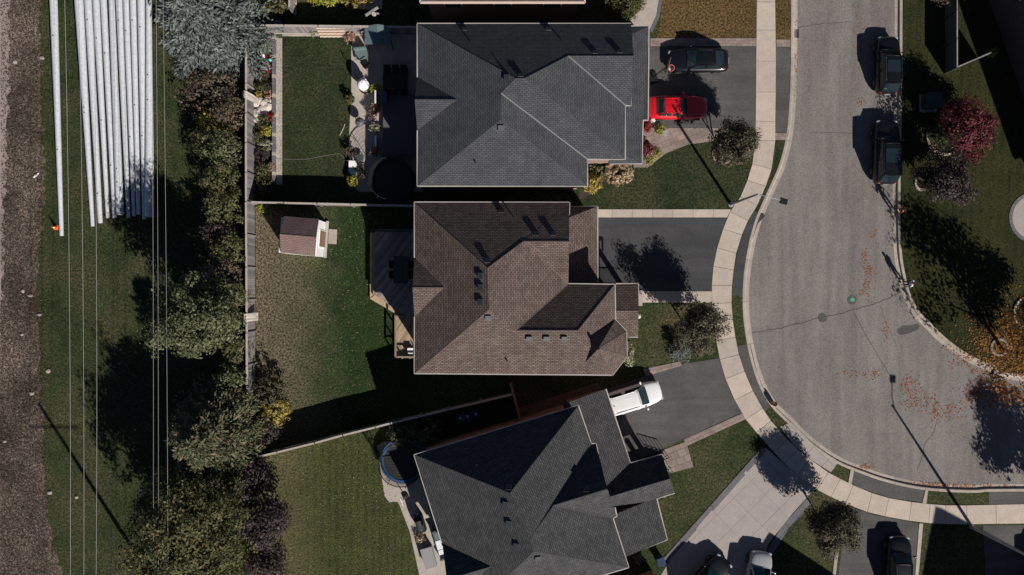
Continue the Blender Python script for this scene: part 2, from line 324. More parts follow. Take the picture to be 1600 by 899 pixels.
LF = {
 'green': leaf('green_leaf', [(.035, .047, .017), (.072, .085, .035), (.13, .14, .07), (.185, .19, .11)]),
 'olive': leaf('olive_leaf', [(.034, .042, .016), (.07, .078, .03), (.125, .13, .052), (.13, .098, .042)]),
 'spruce': leaf('blue_spruce_needle', [(.055, .068, .06), (.12, .14, .13), (.20, .222, .21)], trans=.1),
 'cedar': leaf('conifer_needle', [(.038, .048, .026), (.075, .085, .042), (.12, .125, .07), (.16, .115, .065)], trans=.1),
 'purple': leaf('purple_leaf', [(.018, .013, .013), (.040, .029, .029), (.072, .054, .053), (.10, .08, .076)]),
 'bronze': leaf('bronze_leaf', [(.035, .034, .018), (.07, .062, .038), (.115, .10, .066), (.15, .13, .09)]),
 'red': leaf('red_leaf', [(.045, .010, .014), (.12, .024, .034), (.19, .05, .06)]),
 'crimson': leaf('crimson_petal', [(.16, .01, .015), (.32, .016, .024), (.05, .045, .018)]),
 'yellow': leaf('yellow_leaf', [(.20, .14, .02), (.34, .26, .05), (.42, .34, .12), (.12, .12, .03)]),
 'lime': leaf('lime_leaf', [(.12, .14, .025), (.30, .30, .05), (.42, .38, .06)]),
 'tan': leaf('dry_bloom', [(.30, .19, .11), (.46, .34, .22), (.52, .42, .30), (.14, .13, .05)]),
 'brown': leaf('brown_leaf', [(.055, .042, .028), (.10, .075, .055), (.15, .11, .085), (.11, .10, .055)]),
 'orange': leaf('orange_leaf', [(.16, .075, .015), (.30, .15, .03), (.26, .08, .03), (.10, .08, .02)]),
 'litter': leaf('fallen_leaf', [(.19, .07, .03), (.27, .11, .05), (.23, .06, .035)], trans=0.),
 'pinkish': leaf('pink_bloom', [(.45, .2, .18), (.5, .35, .3), (.08, .09, .03), (.3, .06, .06)]),
 'pale': leaf('variegated_leaf', [(.12, .13, .07), (.32, .32, .2), (.5, .48, .36)]),
 'weed': leaf('weed_blade', [(.035, .025, .018), (.065, .047, .036), (.10, .075, .06), (.15, .12, .098)]),
 'straw': leaf('dry_tuft', [(.12, .09, .06), (.2, .16, .12), (.30, .25, .2)])}
# ---------------------------------------------------------------- ground, roads, paths
def sheet(name, mat, pts, z, th=.05, kind='structure', parent=None):
    o = MB().prism(gpoly(pts), z-th, z).build(name, mat, parent)
    if parent is None: tag(o, kind=kind)
    return o
gb = MB(); gb.add([(-600, -600, -.16), (600, -600, -.16), (600, 600, -.16), (-600, 600, -.16)], [(0, 1, 2, 3)])
tag(gb.build('ground', M['lawn_row']), kind='structure')
WK = [(1247, -400), (1247, 0), (1246, 110), (1244, 165), (1239, 215), (1227, 262), (1209, 303), (1191, 345), (1180, 385), (1173, 430), (1171, 472), (1174, 512), (1182, 555), (1195, 596), (1213, 628), (1240, 655), (1272, 686), (1312, 714), (1350, 730), (1392, 744), (1447, 755), (1520, 759), (1600, 757), (2200, 757)]
EK = [(1400, -400), (1399, 0), (1398, 150), (1396, 280), (1396, 340), (1398, 395), (1403, 428), (1412, 463), (1427, 492), (1445, 511), (1468, 534), (1498, 557), (1528, 573), (1558, 584), (1600, 596), (2200, 640)]
wk = [tuple(p) for p in resample([(*p, 0) for p in WK], 10)]; ek = [tuple(p) for p in resample([(*p, 0) for p in EK], 10)]
def offset(line, d):
    out = []
    for i, p in enumerate(line):
        a = Vector(line[max(i-1, 0)]); b = Vector(line[min(i+1, len(line)-1)]); t = (b-a).normalized(); out.append((p[0]+t.y*d, p[1]-t.x*d, 0))
    return out
wkb = offset(wk, -11); ekb = offset(ek, 11)           # back edges of the two kerbs
tag(MB().prism(gpoly(wkb+[(2200, 2200), (-1800, 2200), (-1800, -400)]), -.15, 0).build('terrain', M['lawn']), kind='structure')
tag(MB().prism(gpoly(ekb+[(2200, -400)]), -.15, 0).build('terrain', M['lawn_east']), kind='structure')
road = tag(MB().prism(gpoly(wk+ek[::-1]), -.155, -.13).build('road', M['road']), kind='structure')
def kerb(line, sgn, name):
    root = tag(bpy.data.objects.new(name, None), kind='structure'); C.objects.link(root)
    prof = [(0, -.15), (0, -.122), (5.2, -.115), (6.2, -.03), (6.8, .018), (7.4, .03), (10.6, .03), (11, .02), (11, -.15)]
    L = [offset(line, sgn*d) for d, _ in prof]; n = len(prof); step = 6; i = 0
    while i < len(line)-1:
        j = min(i+step, len(line)-1)
        mb = MB(); vs = []
        for k in range(i, j+1):
            for q in range(n):
                g = Gp(L[q][k], prof[q][1])
                if k == j and j < len(line)-1:
                    g0 = Gp(L[q][k-1], prof[q][1]); g = g+(g0-g).normalized()*.02
                vs.append(g)
        fs = []
        for k in range(j-i):
            for q in range(n-1): a = k*n+q; fs.append((a, a+1, a+n+1, a+n) if sgn > 0 else (a, a+n, a+n+1, a+1))
        fs.append(tuple(range(n))); fs.append(tuple(range((j-i)*n, (j-i)*n+n))[::-1])
        mb.add(vs, fs).build('kerb_stone', M['kerb'], root); i = j
kerb(wk, -1, 'kerb'); kerb(ek, 1, 'kerb')
def strip(pts, w, z, name, mat, parent, wob=0.):
    P = [Vector((*p, 0)) for p in pts]; fine = []
    for a, b in zip(P, P[1:]):
        for k in range(6): fine.append(a.lerp(b, k/6)+Vector((random.uniform(-wob, wob), random.uniform(-wob, wob), 0)))
    fine.append(P[-1]); l = offset(fine, -w/2); r = offset(fine, w/2)
    mb = MB(); n = len(fine); mb.add([Gp(p, z) for p in l]+[Gp(p, z) for p in r], [(i, i+1, n+i+1, n+i) for i in range(n-1)])
    return mb.build(name, mat, parent)
for pts, w, wob in (([(1172, 522), (1210, 515), (1245, 507), (1285, 497), (1325, 487), (1370, 474), (1408, 457)], 1.0, 1.6), ([(1247, 42), (1290, 36), (1330, 33)], .7, 1.), ([(1265, 208), (1300, 207), (1340, 208)], .7, .5), ([(1336, 490), (1352, 520), (1375, 560), (1395, 592)], .8, .4), ([(1466, 655), (1462, 672), (1447, 695), (1434, 738)], .7, .8), ([(1376, 477), (1384, 502), (1402, 540)], .5, .5), ([(1505, 682), (1530, 692), (1560, 700)], .5, .6)):
    strip(pts, w, -.126, 'crack', M['crack'], road, wob)
for poly in ([(1173, 512), (1205, 510), (1218, 548), (1240, 600), (1272, 650), (1330, 708), (1312, 712), (1272, 684), (1240, 653), (1213, 626), (1196, 596), (1183, 555)], [(1322, -40), (1399, -40), (1397, 150), (1395, 340), (1380, 420), (1340, 470), (1318, 440), (1316, 330)]):
    MB().prism(gpoly(poly), -.14, -.1262).build('asphalt_patch', M['seam'], road)
MB().prism(gpoly([(1404, 514), (1412, 509), (1424, 509), (1434, 506), (1439, 510), (1434, 516), (1420, 522), (1408, 524), (1403, 520)]), -.14, -.1255).build('damp_patch', M['stain'], road)
# sidewalk slabs
SL = [(1183, -60), (1182.5, 0), (1181.5, 100), (1180.5, 200), (1177, 250), (1160, 302), (1142, 328.7), (1130, 358), (1120, 390), (1114, 422), (1112, 454), (1113, 482), (1116, 512), (1121.5, 546), (1129, 578), (1142, 613), (1161, 649), (1178, 671), (1205, 702), (1240, 738), (1273, 763), (1321, 787), (1366, 803), (1438, 816), (1500, 819), (1600, 818), (1700, 818)]
SR = [(1211, -60), (1211, 0), (1212, 100), (1211, 200), (1209, 250), (1189, 309), (1171, 340), (1158, 369.5), (1150, 396), (1146, 422), (1143, 454), (1143, 483), (1147, 516), (1153, 549), (1162, 578), (1176, 611), (1196, 646), (1212, 667), (1237, 694), (1268, 720), (1297, 740), (1348, 765), (1391, 779), (1453, 788), (1500, 790), (1600, 788), (1700, 788)]
sl_ = resample([(*p, 0) for p in SL], 2.); sr_ = resample([(*p, 0) for p in SR], 2.)
walk = tag(bpy.data.objects.new('sidewalk', None), kind='structure'); C.objects.link(walk)
def at(line, f): return line[min(int(f*(len(line)-1)), len(line)-1)]
tot = sum((b-a).length for a, b in zip(sl_, sl_[1:])); ns = int(tot/33.5)
def pair(f):                                   # the point on the right edge opposite the one on the left edge
    i = int(f*(len(sl_)-1)); i = max(1, min(i, len(sl_)-2)); t = (sl_[i+1]-sl_[i-1]).normalized(); nrm = Vector((-t.y, t.x, 0)); p = sl_[i]
    return p, min(sr_, key=lambda q: abs((q-p).dot(t))+(0 if (q-p).length < 60 else 1e4))
prs = [pair(k/ns) for k in range(ns+1)]
for (a, b), (c, d) in zip(prs, prs[1:]):
    e = .28; u1 = (c-a).normalized()*e; u2 = (d-b).normalized()*e
    MB().prism(gpoly([a+u1, (a+c)/2+((a-b).normalized()*0), c-u1, d-u2, b+u2]), -.1, .034+random.uniform(-.004, .004)).build('slab', M['walk'], walk)
tag(MB().prism(gpoly([(p.x, p.y) for p in sl_]+[(p.x, p.y) for p in sr_[::-1]]), -.1, .012).build('sidewalk_bed', M['crack']), kind='structure')
# yards
VB = [(62, -20), (62, 60), (66, 180), (70, 300), (60, 420), (62, 560), (68, 650), (70, 760), (78, 830), (98, 900), (105, 940)]
vb = [(p.x+random.uniform(-4, 4), p.y) for p in resample([(*p, 0) for p in VB], 3)]; VG = [(14, -20), (15, 60), (10, 240), (4, 420), (-6, 640), (-10, 940)]; vg = [(p.x+random.uniform(-4, 4), p.y) for p in resample([(*p, 0) for p in VG], 4)]
sheet('gravel_track', M['gravel'], [(-1800, -400), (14, -400)]+vg+[(-10, 1400), (-1800, 1400)], .010)
sheet('verge', M['weeds'], [(14, -400), (62, -400)]+vb+[(105, 1400), (-10, 1400)]+vg[::-1], .007)
sheet('meadow', M['lawn_row'], [(62, -400), (395, -400), (395, 1400), (105, 1400)]+vb[::-1], .005)
sheet('lawn', M['lawn_top'], [(441, 57), (548, 57), (546, 318), (400, 318), (400, 280), (441, 280)], .006)
sheet('lawn', M['lawn_mid'], [(399, 322), (660, 326), (800, 330), (800, 655), (700, 640), (590, 668), (490, 694), (402, 714)], .008)
sheet('lawn', M['lawn_bot'], [(400, 716), (490, 696), (590, 670), (680, 650), (720, 1000), (400, 1200)], .006)
sheet('lawn', M['lawn_top'], [(905, 292), (955, 262), (1000, 262), (1075, 226), (1125, 220), (1178, 250), (1160, 302), (1141, 327), (905, 327)], .006)
sheet('lawn', M['lawn_dry'], [(1015, 75), (1030, 50), (1035, 0), (1035, -60), (1183, -60), (1182, 60), (1015, 60)], .006)
sheet('lawn', M['lawn_dry'], [(1211, -60), (1237, -60), (1236, 62), (1212, 62)], .006)
sheet('lawn', M['lawn_top'], [(1211, 218), (1230, 220), (1215, 262), (1197, 300), (1189, 331), (1172, 340), (1189, 309), (1209, 250)], .005)
# driveways and paths
sheet('driveway', M['drive_old'], [(1000, 73), (1181.5, 73), (1180.5, 200), (1000, 200)], .014)
sheet('driveway', M['drive_old'], [(1212, 74), (1235, 74), (1232, 207), (1211, 207)], .014)
sheet('driveway', M['drive'], [(900, 340), (1137, 341), (1122, 386), (1115, 422), (1112, 455), (900, 455)], .014)
sheet('driveway', M['drive'], [(1176, 329), (1196, 337), (1184, 350), (1172, 385), (1164, 430), (1162, 462), (1144, 462), (1147, 420), (1158, 372)], .014)
sheet('driveway', M['drive_old'], [(930, 615), (1060, 570), (1123, 560), (1142, 615), (1158, 645), (1060, 690), (960, 735)], .016)
sheet('driveway', M['drive_old'], [(1152, 541), (1172, 537), (1184, 586), (1204, 630), (1196, 644), (1176, 611), (1160, 572)], .014)
sheet('driveway', M['drive_old'], [(1325, 790), (1366, 805), (1436, 818), (1430, 1000), (1295, 1000)], .014)
sheet('driveway', M['drive_old'], [(1335, 737), (1390, 754), (1446, 765), (1441, 785), (1391, 778), (1348, 764), (1329, 755)], .014)
sheet('driveway', M['drive_old'], [(1545, 769), (1700, 767), (1700, 788), (1545, 788)], .014); sheet('driveway', M['drive_old'], [(1536, 821), (1700, 820), (1700, 1000), (1545, 1000)], .014)
def paved(name, poly, ang, w, l, mat, z=.026, bed=None, gap=.02, stag=.0, pname='slab', zj=.004):
    root = tag(bpy.data.objects.new(name, None), kind='structure'); C.objects.link(root)
    P = gpoly(poly)
    for q in pieces(P, ang, w, l, gap, stag): MB().prism(q, -.04, z+random.uniform(-zj, zj)).build(pname, mat, root)
    if bed: MB().prism(P, -.05, z-.012).build('joint_bed', bed, root)
    return root
paved('walkway', [(925, 327.5), (1142, 327.5), (1136, 340), (925, 340)], 0, .66, 1.58, M['walk'], .03, M['crack'])
paved('walkway', [(992, 455.5), (1112, 455.5), (1112, 473), (992, 473)], 0, .9, 1.6, M['walk'], .03, M['crack'])
paved('paver_border', [(1016, 60), (1182, 60), (1182, 72.5), (1016, 72.5)], 0, .21, .42, M['paver'], .03, M['crack'], .012, .5, 'paver')
paved('paver_border', [(1213, 62), (1235, 62), (1235, 73.5), (1213, 73.5)], 0, .28, .4, M['paver'], .03, M['crack'], .012, .5, 'paver')
paved('paver_border', [(1211, 208), (1232, 208), (1231, 219), (1211, 219)], 0, .28, .4, M['paver'], .03, M['crack'], .012, .5, 'paver')
paved('paver_walk', [(1000, 200.5), (1140, 200.5), (1130, 219), (1075, 226), (1040, 240), (1012, 262), (990, 262), (990, 200.5)], .4, .42, .62, M['paver'], .028, M['crack'], .014, .5, 'paver')
paved('paver_border', [(1005, 577), (1062, 565), (1066, 571), (1010, 588)], .2, .35, .5, M['paver'], .03, M['crack'], .014, .5, 'paver')
paved('paver_border', [(1068, 687), (1159, 646), (1165, 655), (1073, 697)], .43, .25, .5, M['paver'], .03, M['crack'], .014, .5, 'paver')
paved('paver_landing', [(1032, 705), (1072, 690), (1083, 730), (1046, 740)], .35, .55, .62, M['paver'], .03, M['crack'], .02, .5, 'paver')
paved('concrete_driveway', [(1196, 700), (1240, 738), (1273, 764), (1240, 800), (1200, 850), (1180, 920), (1020, 920), (1050, 870)], R(45), 1.55, 1.9, M['pale_slab'], .026, M['joint'], .014, 0)
paved('driveway_border', [(1191, 698), (1198, 704), (1044, 878), (1035, 874)], R(48.5), .46, 1.9, M['border_slab'], .031, None, .02, .5)
paved('driveway_border', [(1260, 779), (1269, 787), (1232, 826), (1205, 870), (1195, 866), (1222, 822)], R(48), .5, 1.9, M['border_slab'], .031, None, .02, .5)
paved('apron', [(1219, 667), (1236, 660), (1270, 694), (1310, 722), (1298, 738), (1268, 719), (1240, 695)], R(-42), .9, 1.5, M['pale_slab'], .026, M['crack'], .02, 0)
for pl in ([(1321, 786), (1326, 789), (1322, 800), (1318, 800)], [(1305, 860), (1310, 861), (1302, 930), (1297, 930)], [(1436, 818), (1442, 818), (1432, 930), (1427, 930)], [(1329, 733), (1334, 736), (1330, 757), (1325, 755)], [(1446, 764), (1450, 765), (1447, 787), (1441, 786)]):
    sheet('edging', M['kerb'], pl, .05, .1)
paved('side_path', [(802, 640), (935, 598), (942, 612), (806, 660)], R(16), .3, .6, M['paver_red'], .024, M['crack'], .014, .5, 'paver')
sheet('concrete_path', M['patio'], [(1000, -60), (1032, -60), (1030, 0), (1027, 25), (1016, 46), (985, 50), (985, 30), (1002, 15)], .02)
strip([(1034, -40), (1032, 0), (1028, 26), (1017, 50)], 5, .04, 'edging_strip', M['border_slab'], None, 0).__setitem__('kind', 'structure')
sheet('patio', M['patio'], [(549, 57), (660, 57), (660, 300), (560, 300), (547, 285), (545, 220), (549, 150)], .02)
sheet('pebble_path', M['pebble'], [(432, 60), (441, 60), (441, 288), (431, 288)], .018); sheet('pebble_path', M['pebble'], [(441, 50), (660, 52), (660, 57), (441, 57)], .018)
sheet('garden_bed', M['soil'], [(398, 52), (427, 52), (426, 316), (400, 316)], .016)
sheet('patio', M['patio'], [(589, 697), (600, 690), (640, 690), (700, 860), (720, 920), (660, 920), (640, 830), (622, 784), (608, 785), (601, 775)], .02)
sheet('garden_bed', M['soil'], [(905, 262), (955, 262), (955, 262), (935, 300), (905, 312)], .012)
root = tag(bpy.data.objects.new('garden_wall', None), 'grey block retaining wall edging the flower bed along the rear fence', 'wall'); C.objects.link(root)
for k in range(38):
    MB().box(Gp((429.5, 60.5+k*6.05), .2), (.22, .285, .4+random.uniform(-.02, .02))).build('block', M['border_slab'] if k % 5 else M['kerb'], root)
# ---------------------------------------------------------------- houses
def uvmesh(name, verts, faces):                # roof faces with courses running along the eaves
    me = bpy.data.meshes.new(name); me.from_pydata([tuple(v) for v in verts], [], faces); me.update()
    uv = me.uv_layers.new(name='UVMap')
    for p in me.polygons:
        n = p.normal; u = Vector((0, 0, 1)).cross(n); u = u.normalized() if u.length > 1e-3 else Vector((1, 0, 0)); v = n.cross(u)
        for li in p.loop_indices:
            c = me.vertices[me.loops[li].vertex_index].co; uv.data[li].uv = (c.dot(u), c.dot(v))
    return me
class Roof:
    def __init__(s): s.V = {}; s.F = []
    def v(s, k, px, z, plan=False): s.V[k] = (px, z, Gp(px, z) if plan else Wp(px, z)); return s
    def f(s, *k): s.F.append(k); return s
    def zat(s, p):                              # height of the roof surface seen at a pixel
        best = None
        a, b = ab(p)
        for F in s.F:
            q = [s.V[k][0] for k in F]; ins = False; n = len(q)
            for i in range(n):
                (x1, y1), (x2, y2) = q[i-1], q[i]
                if (y1 > p[1]) != (y2 > p[1]) and p[0] < (x2-x1)*(p[1]-y1)/(y2-y1)+x1: ins = not ins
            if ins:
                P = [s.V[k][2] for k in F]; nn = Vector((0, 0, 0))
                for i in range(n): nn += (P[i-1]).cross(P[i])
                if nn.z < 0: nn = -nn
                c = sum(P, Vector())/n; den = nn.dot(Vector((a, b, 0)))*(-1/CAMZ)+nn.z
                z = (nn.dot(c)-nn.x*a-nn.y*b)/den
                if best is None or z > best[0]: best = (z, nn.normalized())
        return best or (5.5, Vector((0, 0, 1)))
    def build(s, name, mat, parent, th=.14):
        ks = list(s.V); idx = {k: i for i, k in enumerate(ks)}; vs = [s.V[k][2] for k in ks]; fs = []
        for F in s.F:
            P = [(s.V[k][2].x, s.V[k][2].y) for k in F]; f = [idx[k] for k in F]; fs.append(tuple(f if area(P) > 0 else f[::-1]))
        o = link(name, uvmesh(name, vs, fs), mat, parent, True); md = o.modifiers.new('thickness', 'SOLIDIFY'); md.thickness = th; md.offset = -1; return o
    def caps(s, pairs, mat, roofobj, w=.26, name='ridge_cap'):
        for a, b in pairs:
            A = s.V[a][2] if isinstance(a, str) else a; B = s.V[b][2] if isinstance(b, str) else b
            (MB().tube([A-Vector((0, 0, .036)), B-Vector((0, 0, .036))], .04, 6) if name == 'ridge_cap' else MB().beam(A+Vector((0, 0, .01)), B+Vector((0, 0, .01)), w*.8, .02)).build(name, mat, roofobj)
def gutter(roofobj, pts, mat, z):
    for a, b in zip(pts, pts[1:]):
        A, B = Wp(a, z), Wp(b, z); d = (B-A).normalized(); nrm = Vector((d.y, -d.x, 0))
        MB().beam(A+Vector((0, 0, -.03)), B+Vector((0, 0, -.05)), .075, .10).build('gutter', mat, roofobj)
def walls(house, poly, z1, mat, name='wall', z0=0.):
    if area(poly) < 0: poly = poly[::-1]
    n = len(poly); vs = [(*p[:2], z0) for p in poly]+[(*p[:2], z1) for p in poly]
    return link(name, uvmesh(name, vs, [(i, (i+1) % n, n+(i+1) % n, n+i) for i in range(n)]+[tuple(range(n, 2*n))]), mat, house, True)
def opening(house, a, b, t, w, z0, z1, name='window', fmat='white', pmat='glass'):
    A, B = Vector((*a[:2], 0)), Vector((*b[:2], 0)); d = (B-A).normalized(); n = Vector((d.y, -d.x, 0)); c = A.lerp(B, t); ang = math.atan2(d.y, d.x)
    fr = MB().box(c+Vector((0, 0, (z0+z1)/2)), (w+.16, .10, z1-z0+.16), ang).build(name, M[fmat], house, True)
    nm, rows = ('pane', 1) if name == 'window' else ('panel', 4 if name == 'garage_door' else 1)
    for r in range(rows):
        h = (z1-z0)/rows; MB().box(c+n*.03+Vector((0, 0, z0+h*(r+.5))), (w, .08, h-.04), ang).build(nm, M[pmat], fr)
    if name == 'door': MB().ball(c+n*.10+d*(w*.38)+Vector((0, 0, z0+1.0)), .04, 8, 6).build('handle', M['chrome'], fr)
def vents(roof, roofobj, px, mat='vent', size=(.36, .36, .13)):
    for p in px:
        z, n = roof.zat(p); c = Wp(p, z)
        v = MB().box((0, 0, size[2]*.45), size).box((0, 0, size[2]*.98), (size[0]*1.15, size[1]*1.15, .02)); q = Vector((0, 0, 1)).rotation_difference(n)
        v.v = [tuple(c+q @ Vector(x)) for x in v.v]; v.build('roof_vent', M[mat], roofobj)
def stacks(roof, roofobj, px, mat='black', h=.3):
    for p in px:
        z, n = roof.zat(p); c = Wp(p, z); MB().tube([c-Vector((0, 0, .1)), c+Vector((0, 0, h))], .055, 8).build('vent_pipe', M[mat], roofobj)
def gablewall(house, a, b, c, mat):
    A, B, Cc = Vector(a), Vector(b), Vector(c); n = (B-A).cross(Cc-A).normalized()*.08
    mb = MB().add([A, B, Cc, A+n, B+n, Cc+n], [(0, 1, 2), (5, 4, 3), (0, 3, 4, 1), (1, 4, 5, 2), (2, 5, 3, 0)]); return mb.build('gable_wall', mat, house, True)
NN, SS, WW, EE = (0, -1), (0, 1), (1, 0), (-1, 0); ZE = 5.36; ZL = 2.9
def shell(eave_px, z=ZE, d=.4): return inset([tuple(Wp(p, z)[:2]) for p in eave_px], d)
# --- grey house
h1 = thing('brick_house', 'large two storey brick house with slate grey hipped roof beside the red car', 'house', Gp((800, 190)))
r = Roof(); t = .705; zN = lambda p: zo(p, (800, 37), NN, t)
zp = zN((806, 122.7)); tw = tof((806, 122.7), zp, (652, 150), WW)
for k, p in dict(A=(652, 37), B=(986, 37), C=(652, 291), D=(918, 291), V1=(918, 249), E1=(977, 249), E2=(977, 164.5), G=(986, 165.5)).items(): r.v(k, p, ZE)
for k, p in dict(Rr=(990, 87.7), Rl=(888, 87.7), P1=(820, 122.7), P2=(806, 122.7)).items(): r.v(k, p, zN(p))
for k, p in dict(P3=(783, 146), P4=(782, 188)).items(): r.v(k, p, zo(p, (652, 150), WW, tw))
r.f('A', 'P2', 'P1', 'Rl', 'Rr', 'B').f('A', 'C', 'P4', 'P3', 'P2').f('C', 'D', 'P4').f('D', 'V1', 'P3', 'P4').f('V1', 'E1', 'P1', 'P2', 'P3').f('E1', 'E2', 'Rl', 'P1').f('E2', 'G', 'Rr', 'Rl')
rz = lambda p: zo(p, (652, 150), WW, tw)
ro = r.build('roof', M['sh_grey'], h1)
dm = Roof(); dm.v('W1', (652, 121), ZE+.02).v('K', (714, 156), rz((714, 156))+.02).v('M', (648, 155.8), rz((714, 156))+.02).v('W2', (652, 204), ZE+.02).f('W1', 'K', 'M').f('M', 'K', 'W2'); dm.build('dormer_roof', M['sh_grey'], h1)
gablewall(h1, dm.V['W1'][2]+Vector((.3, -.4, -.1)), dm.V['W2'][2]+Vector((.3, .4, -.1)), dm.V['M'][2]+Vector((.3, 0, -.35)), M['stucco'])
gablewall(h1, r.V['B'][2]+Vector((-.4, -.5, -.1)), r.V['G'][2]+Vector((-.4, .5, -.1)), r.V['Rr'][2]+Vector((-.4, 0, -.4)), M['stucco'])
r.caps([('A', 'P2'), ('P2', 'P1'), ('P1', 'Rl'), ('Rl', 'Rr'), ('P2', 'P3'), ('P3', 'P4'), ('P4', 'C'), ('P4', 'D'), ('P1', 'E1')], M['cap_grey'], ro, .2); dm.caps([('K', 'M')], M['cap_grey'], ro)
r.caps([('P3', 'V1'), ('Rl', 'E2')], M['valley'], ro, .10, 'valley_flashing')
gutter(ro, [(652, 121), (652, 37), (986, 37)], M['white'], ZE); gutter(ro, [(652, 204), (652, 291), (918, 291), (918, 249), (977, 249), (977, 165), (986, 165), (986, 145)], M['white'], ZE)
vents(r, ro, [(726, 46), (857, 46), (930, 82), (968, 81), (814, 118)], size=(.36, .3, .06)); vents(r, ro, [(793, 122), (783, 199)]); stacks(r, ro, [(736, 66), (877, 62), (743, 254)])
lo = Roof(); za = ZL+.3*(1003-950)/20
lo.v('a', (1014, 41), ZL).v('b', (1013, 188), ZL).v('b2', (1005, 188), ZL).v('c', (1003, 256), ZL).v('d', (950, 256), ZL).v('n', (975, 41), ZL)
lo.v('k', (952, 88), za, True).v('s', (952, 248), za, True).f('a', 'b', 'b2', 'c', 's', 'k').f('a', 'k', 'n').f('c', 'd', 's')
l1 = lo.build('garage_roof', M['sh_grey'], h1); gutter(l1, [(986, 41), (1014, 41), (1013, 188), (1005, 188), (1003, 256), (953, 256)], M['white'], ZL)
wp = shell([(652, 37), (986, 37), (986, 165), (977, 165), (977, 249), (918, 249), (918, 291), (652, 291)]); walls(h1, wp, ZE-.12, M['brick_brown'])
lw = inset([tuple(Wp(p, ZL)[:2]) for p in [(960, 41), (1014, 41), (1013, 188), (1005, 188), (1003, 256), (960, 256)]], .35); walls(h1, lw, ZL-.12, M['brick_brown'], 'garage_wall')
gr_ = Wp((1013, 60), ZL); ga = (gr_.x-.35, 17.); gb_ = (gr_.x-.35, 13.)
opening(h1, (ga[0], 12.6), (ga[0], 18.2), .24, 2.4, .05, 2.2, 'garage_door', 'white', 'white'); opening(h1, (ga[0], 12.6), (ga[0], 18.2), .74, 2.4, .05, 2.2, 'garage_door', 'white', 'white')
xw = Wp((652, 150), ZE).x+.4
for yy in (9, 12, 15.5): opening(h1, (xw, 19), (xw, 7), (19-yy)/12, 1.4, 3.4, 4.7); opening(h1, (xw, 19), (xw, 7), (19-yy)/12, 1.8, .6, 2.3)
# --- brown house
h2 = thing('brick_house', 'two storey brick house with brown shingle hip roof and corner turret', 'house', Gp((790, 450)))
r = Roof(); zN = lambda p: zo(p, (800, 316), NN, t); zS = lambda p: zo(p, (800, 585), SS, t)
zp = zN((762, 419)); tw = tof((762, 419), zp, (647.5, 450), WW); rz = lambda p: zo(p, (647.5, 450), WW, tw)
for k, p in dict(A=(647.5, 316), B=(890, 316.5), C=(647.5, 584), F=(961, 444.5), Vb=(888, 444), S0=(958, 585.5)).items(): r.v(k, p, ZE)
for k, p in dict(Rr=(889, 377.3), Rl=(818, 377.3), P=(762, 419)).items(): r.v(k, p, zN(p))
r.v('P4', (764, 484), rz((764, 484)))
for k, p in dict(R2l=(806.5, 516.7), R2r=(903, 516.7)).items(): r.v(k, p, zS(p))
r.f('A', 'P', 'Rl', 'Rr', 'B').f('A', 'C', 'P4', 'P').f('Rl', 'Vb', 'Rr').f('P', 'P4', 'R2l', 'Vb', 'Rl').f('Vb', 'R2l', 'R2r', 'F').f('C', 'S0', 'R2r', 'R2l', 'P4').f('F', 'R2r', 'S0')
ro = r.build('roof', M['sh_brown'], h2)
tu = Roof(); zj = r.zat((914, 567))[0]+.02; zk = r.zat((923, 526))[0]+.02
tu.v('U1', (962, 500), ZE+.01).v('U2', (979, 518), ZE+.01).v('U3', (980, 557), ZE+.01).v('U4', (957, 586.5), ZE+.01).v('T', (935, 545), 7.55).v('K', (923, 526), zk).v('J', (914, 567), zj)
for a in (('U1', 'T', 'K'), ('U1', 'U2', 'T'), ('U2', 'U3', 'T'), ('U3', 'U4', 'T'), ('U4', 'J', 'T'), ('J', 'K', 'T')): tu.f(*a)
to = tu.build('turret_roof', M['sh_brown'], h2); tu.caps([('T', 'U1'), ('T', 'U2'), ('T', 'U3'), ('T', 'U4')], M['cap_brown'], to, .16)
c = tu.V['T'][2]; MB().tube([c-Vector((0, 0, .1)), c+Vector((0, 0, .25)), c+Vector((0, 0, .45))], [.12, .1, .02], 8).build('finial', M['vent'], to)
dm = Roof(); kz = rz((694, 449.5))+.02; dm.v('W1', (647.5, 403), ZE+.02).v('K', (694, 449.5), kz).v('M', (644.6, 449.5), kz).v('W2', (647.5, 495), ZE+.02).f('W1', 'K', 'M').f('M', 'K', 'W2'); dm.build('dormer_roof', M['sh_brown'], h2); dm.caps([('K', 'M')], M['cap_brown'], ro)
gablewall(h2, dm.V['W1'][2]+Vector((.3, -.4, -.1)), dm.V['W2'][2]+Vector((.3, .4, -.1)), dm.V['M'][2]+Vector((.3, 0, -.35)), M['stucco'])
gablewall(h2, r.V['B'][2]+Vector((-.4, -.5, -.1)), r.V['Vb'][2]+Vector((-.4, .5, -.1)), r.V['Rr'][2]+Vector((-.4, 0, -.4)), M['stucco'])
r.caps([('A', 'P'), ('P', 'Rl'), ('Rl', 'Rr'), ('P', 'P4'), ('P4', 'C'), ('R2l', 'R2r'), ('R2r', 'F')], M['cap_brown'], ro, .2); r.caps([('Rl', 'Vb'), ('Vb', 'R2l')], M['cap_brown'], ro, .1, 'valley_flashing')
gutter(ro, [(647.5, 403), (647.5, 316), (890, 316.5)], M['white'], ZE); gutter(ro, [(890, 316.5), (889.6, 336)], M['white'], ZE); gutter(ro, [(647.5, 495), (647.5, 584), (957, 586.5), (980, 557), (979, 518), (962, 500), (961, 444.5), (888, 443.5)], M['white'], ZE)
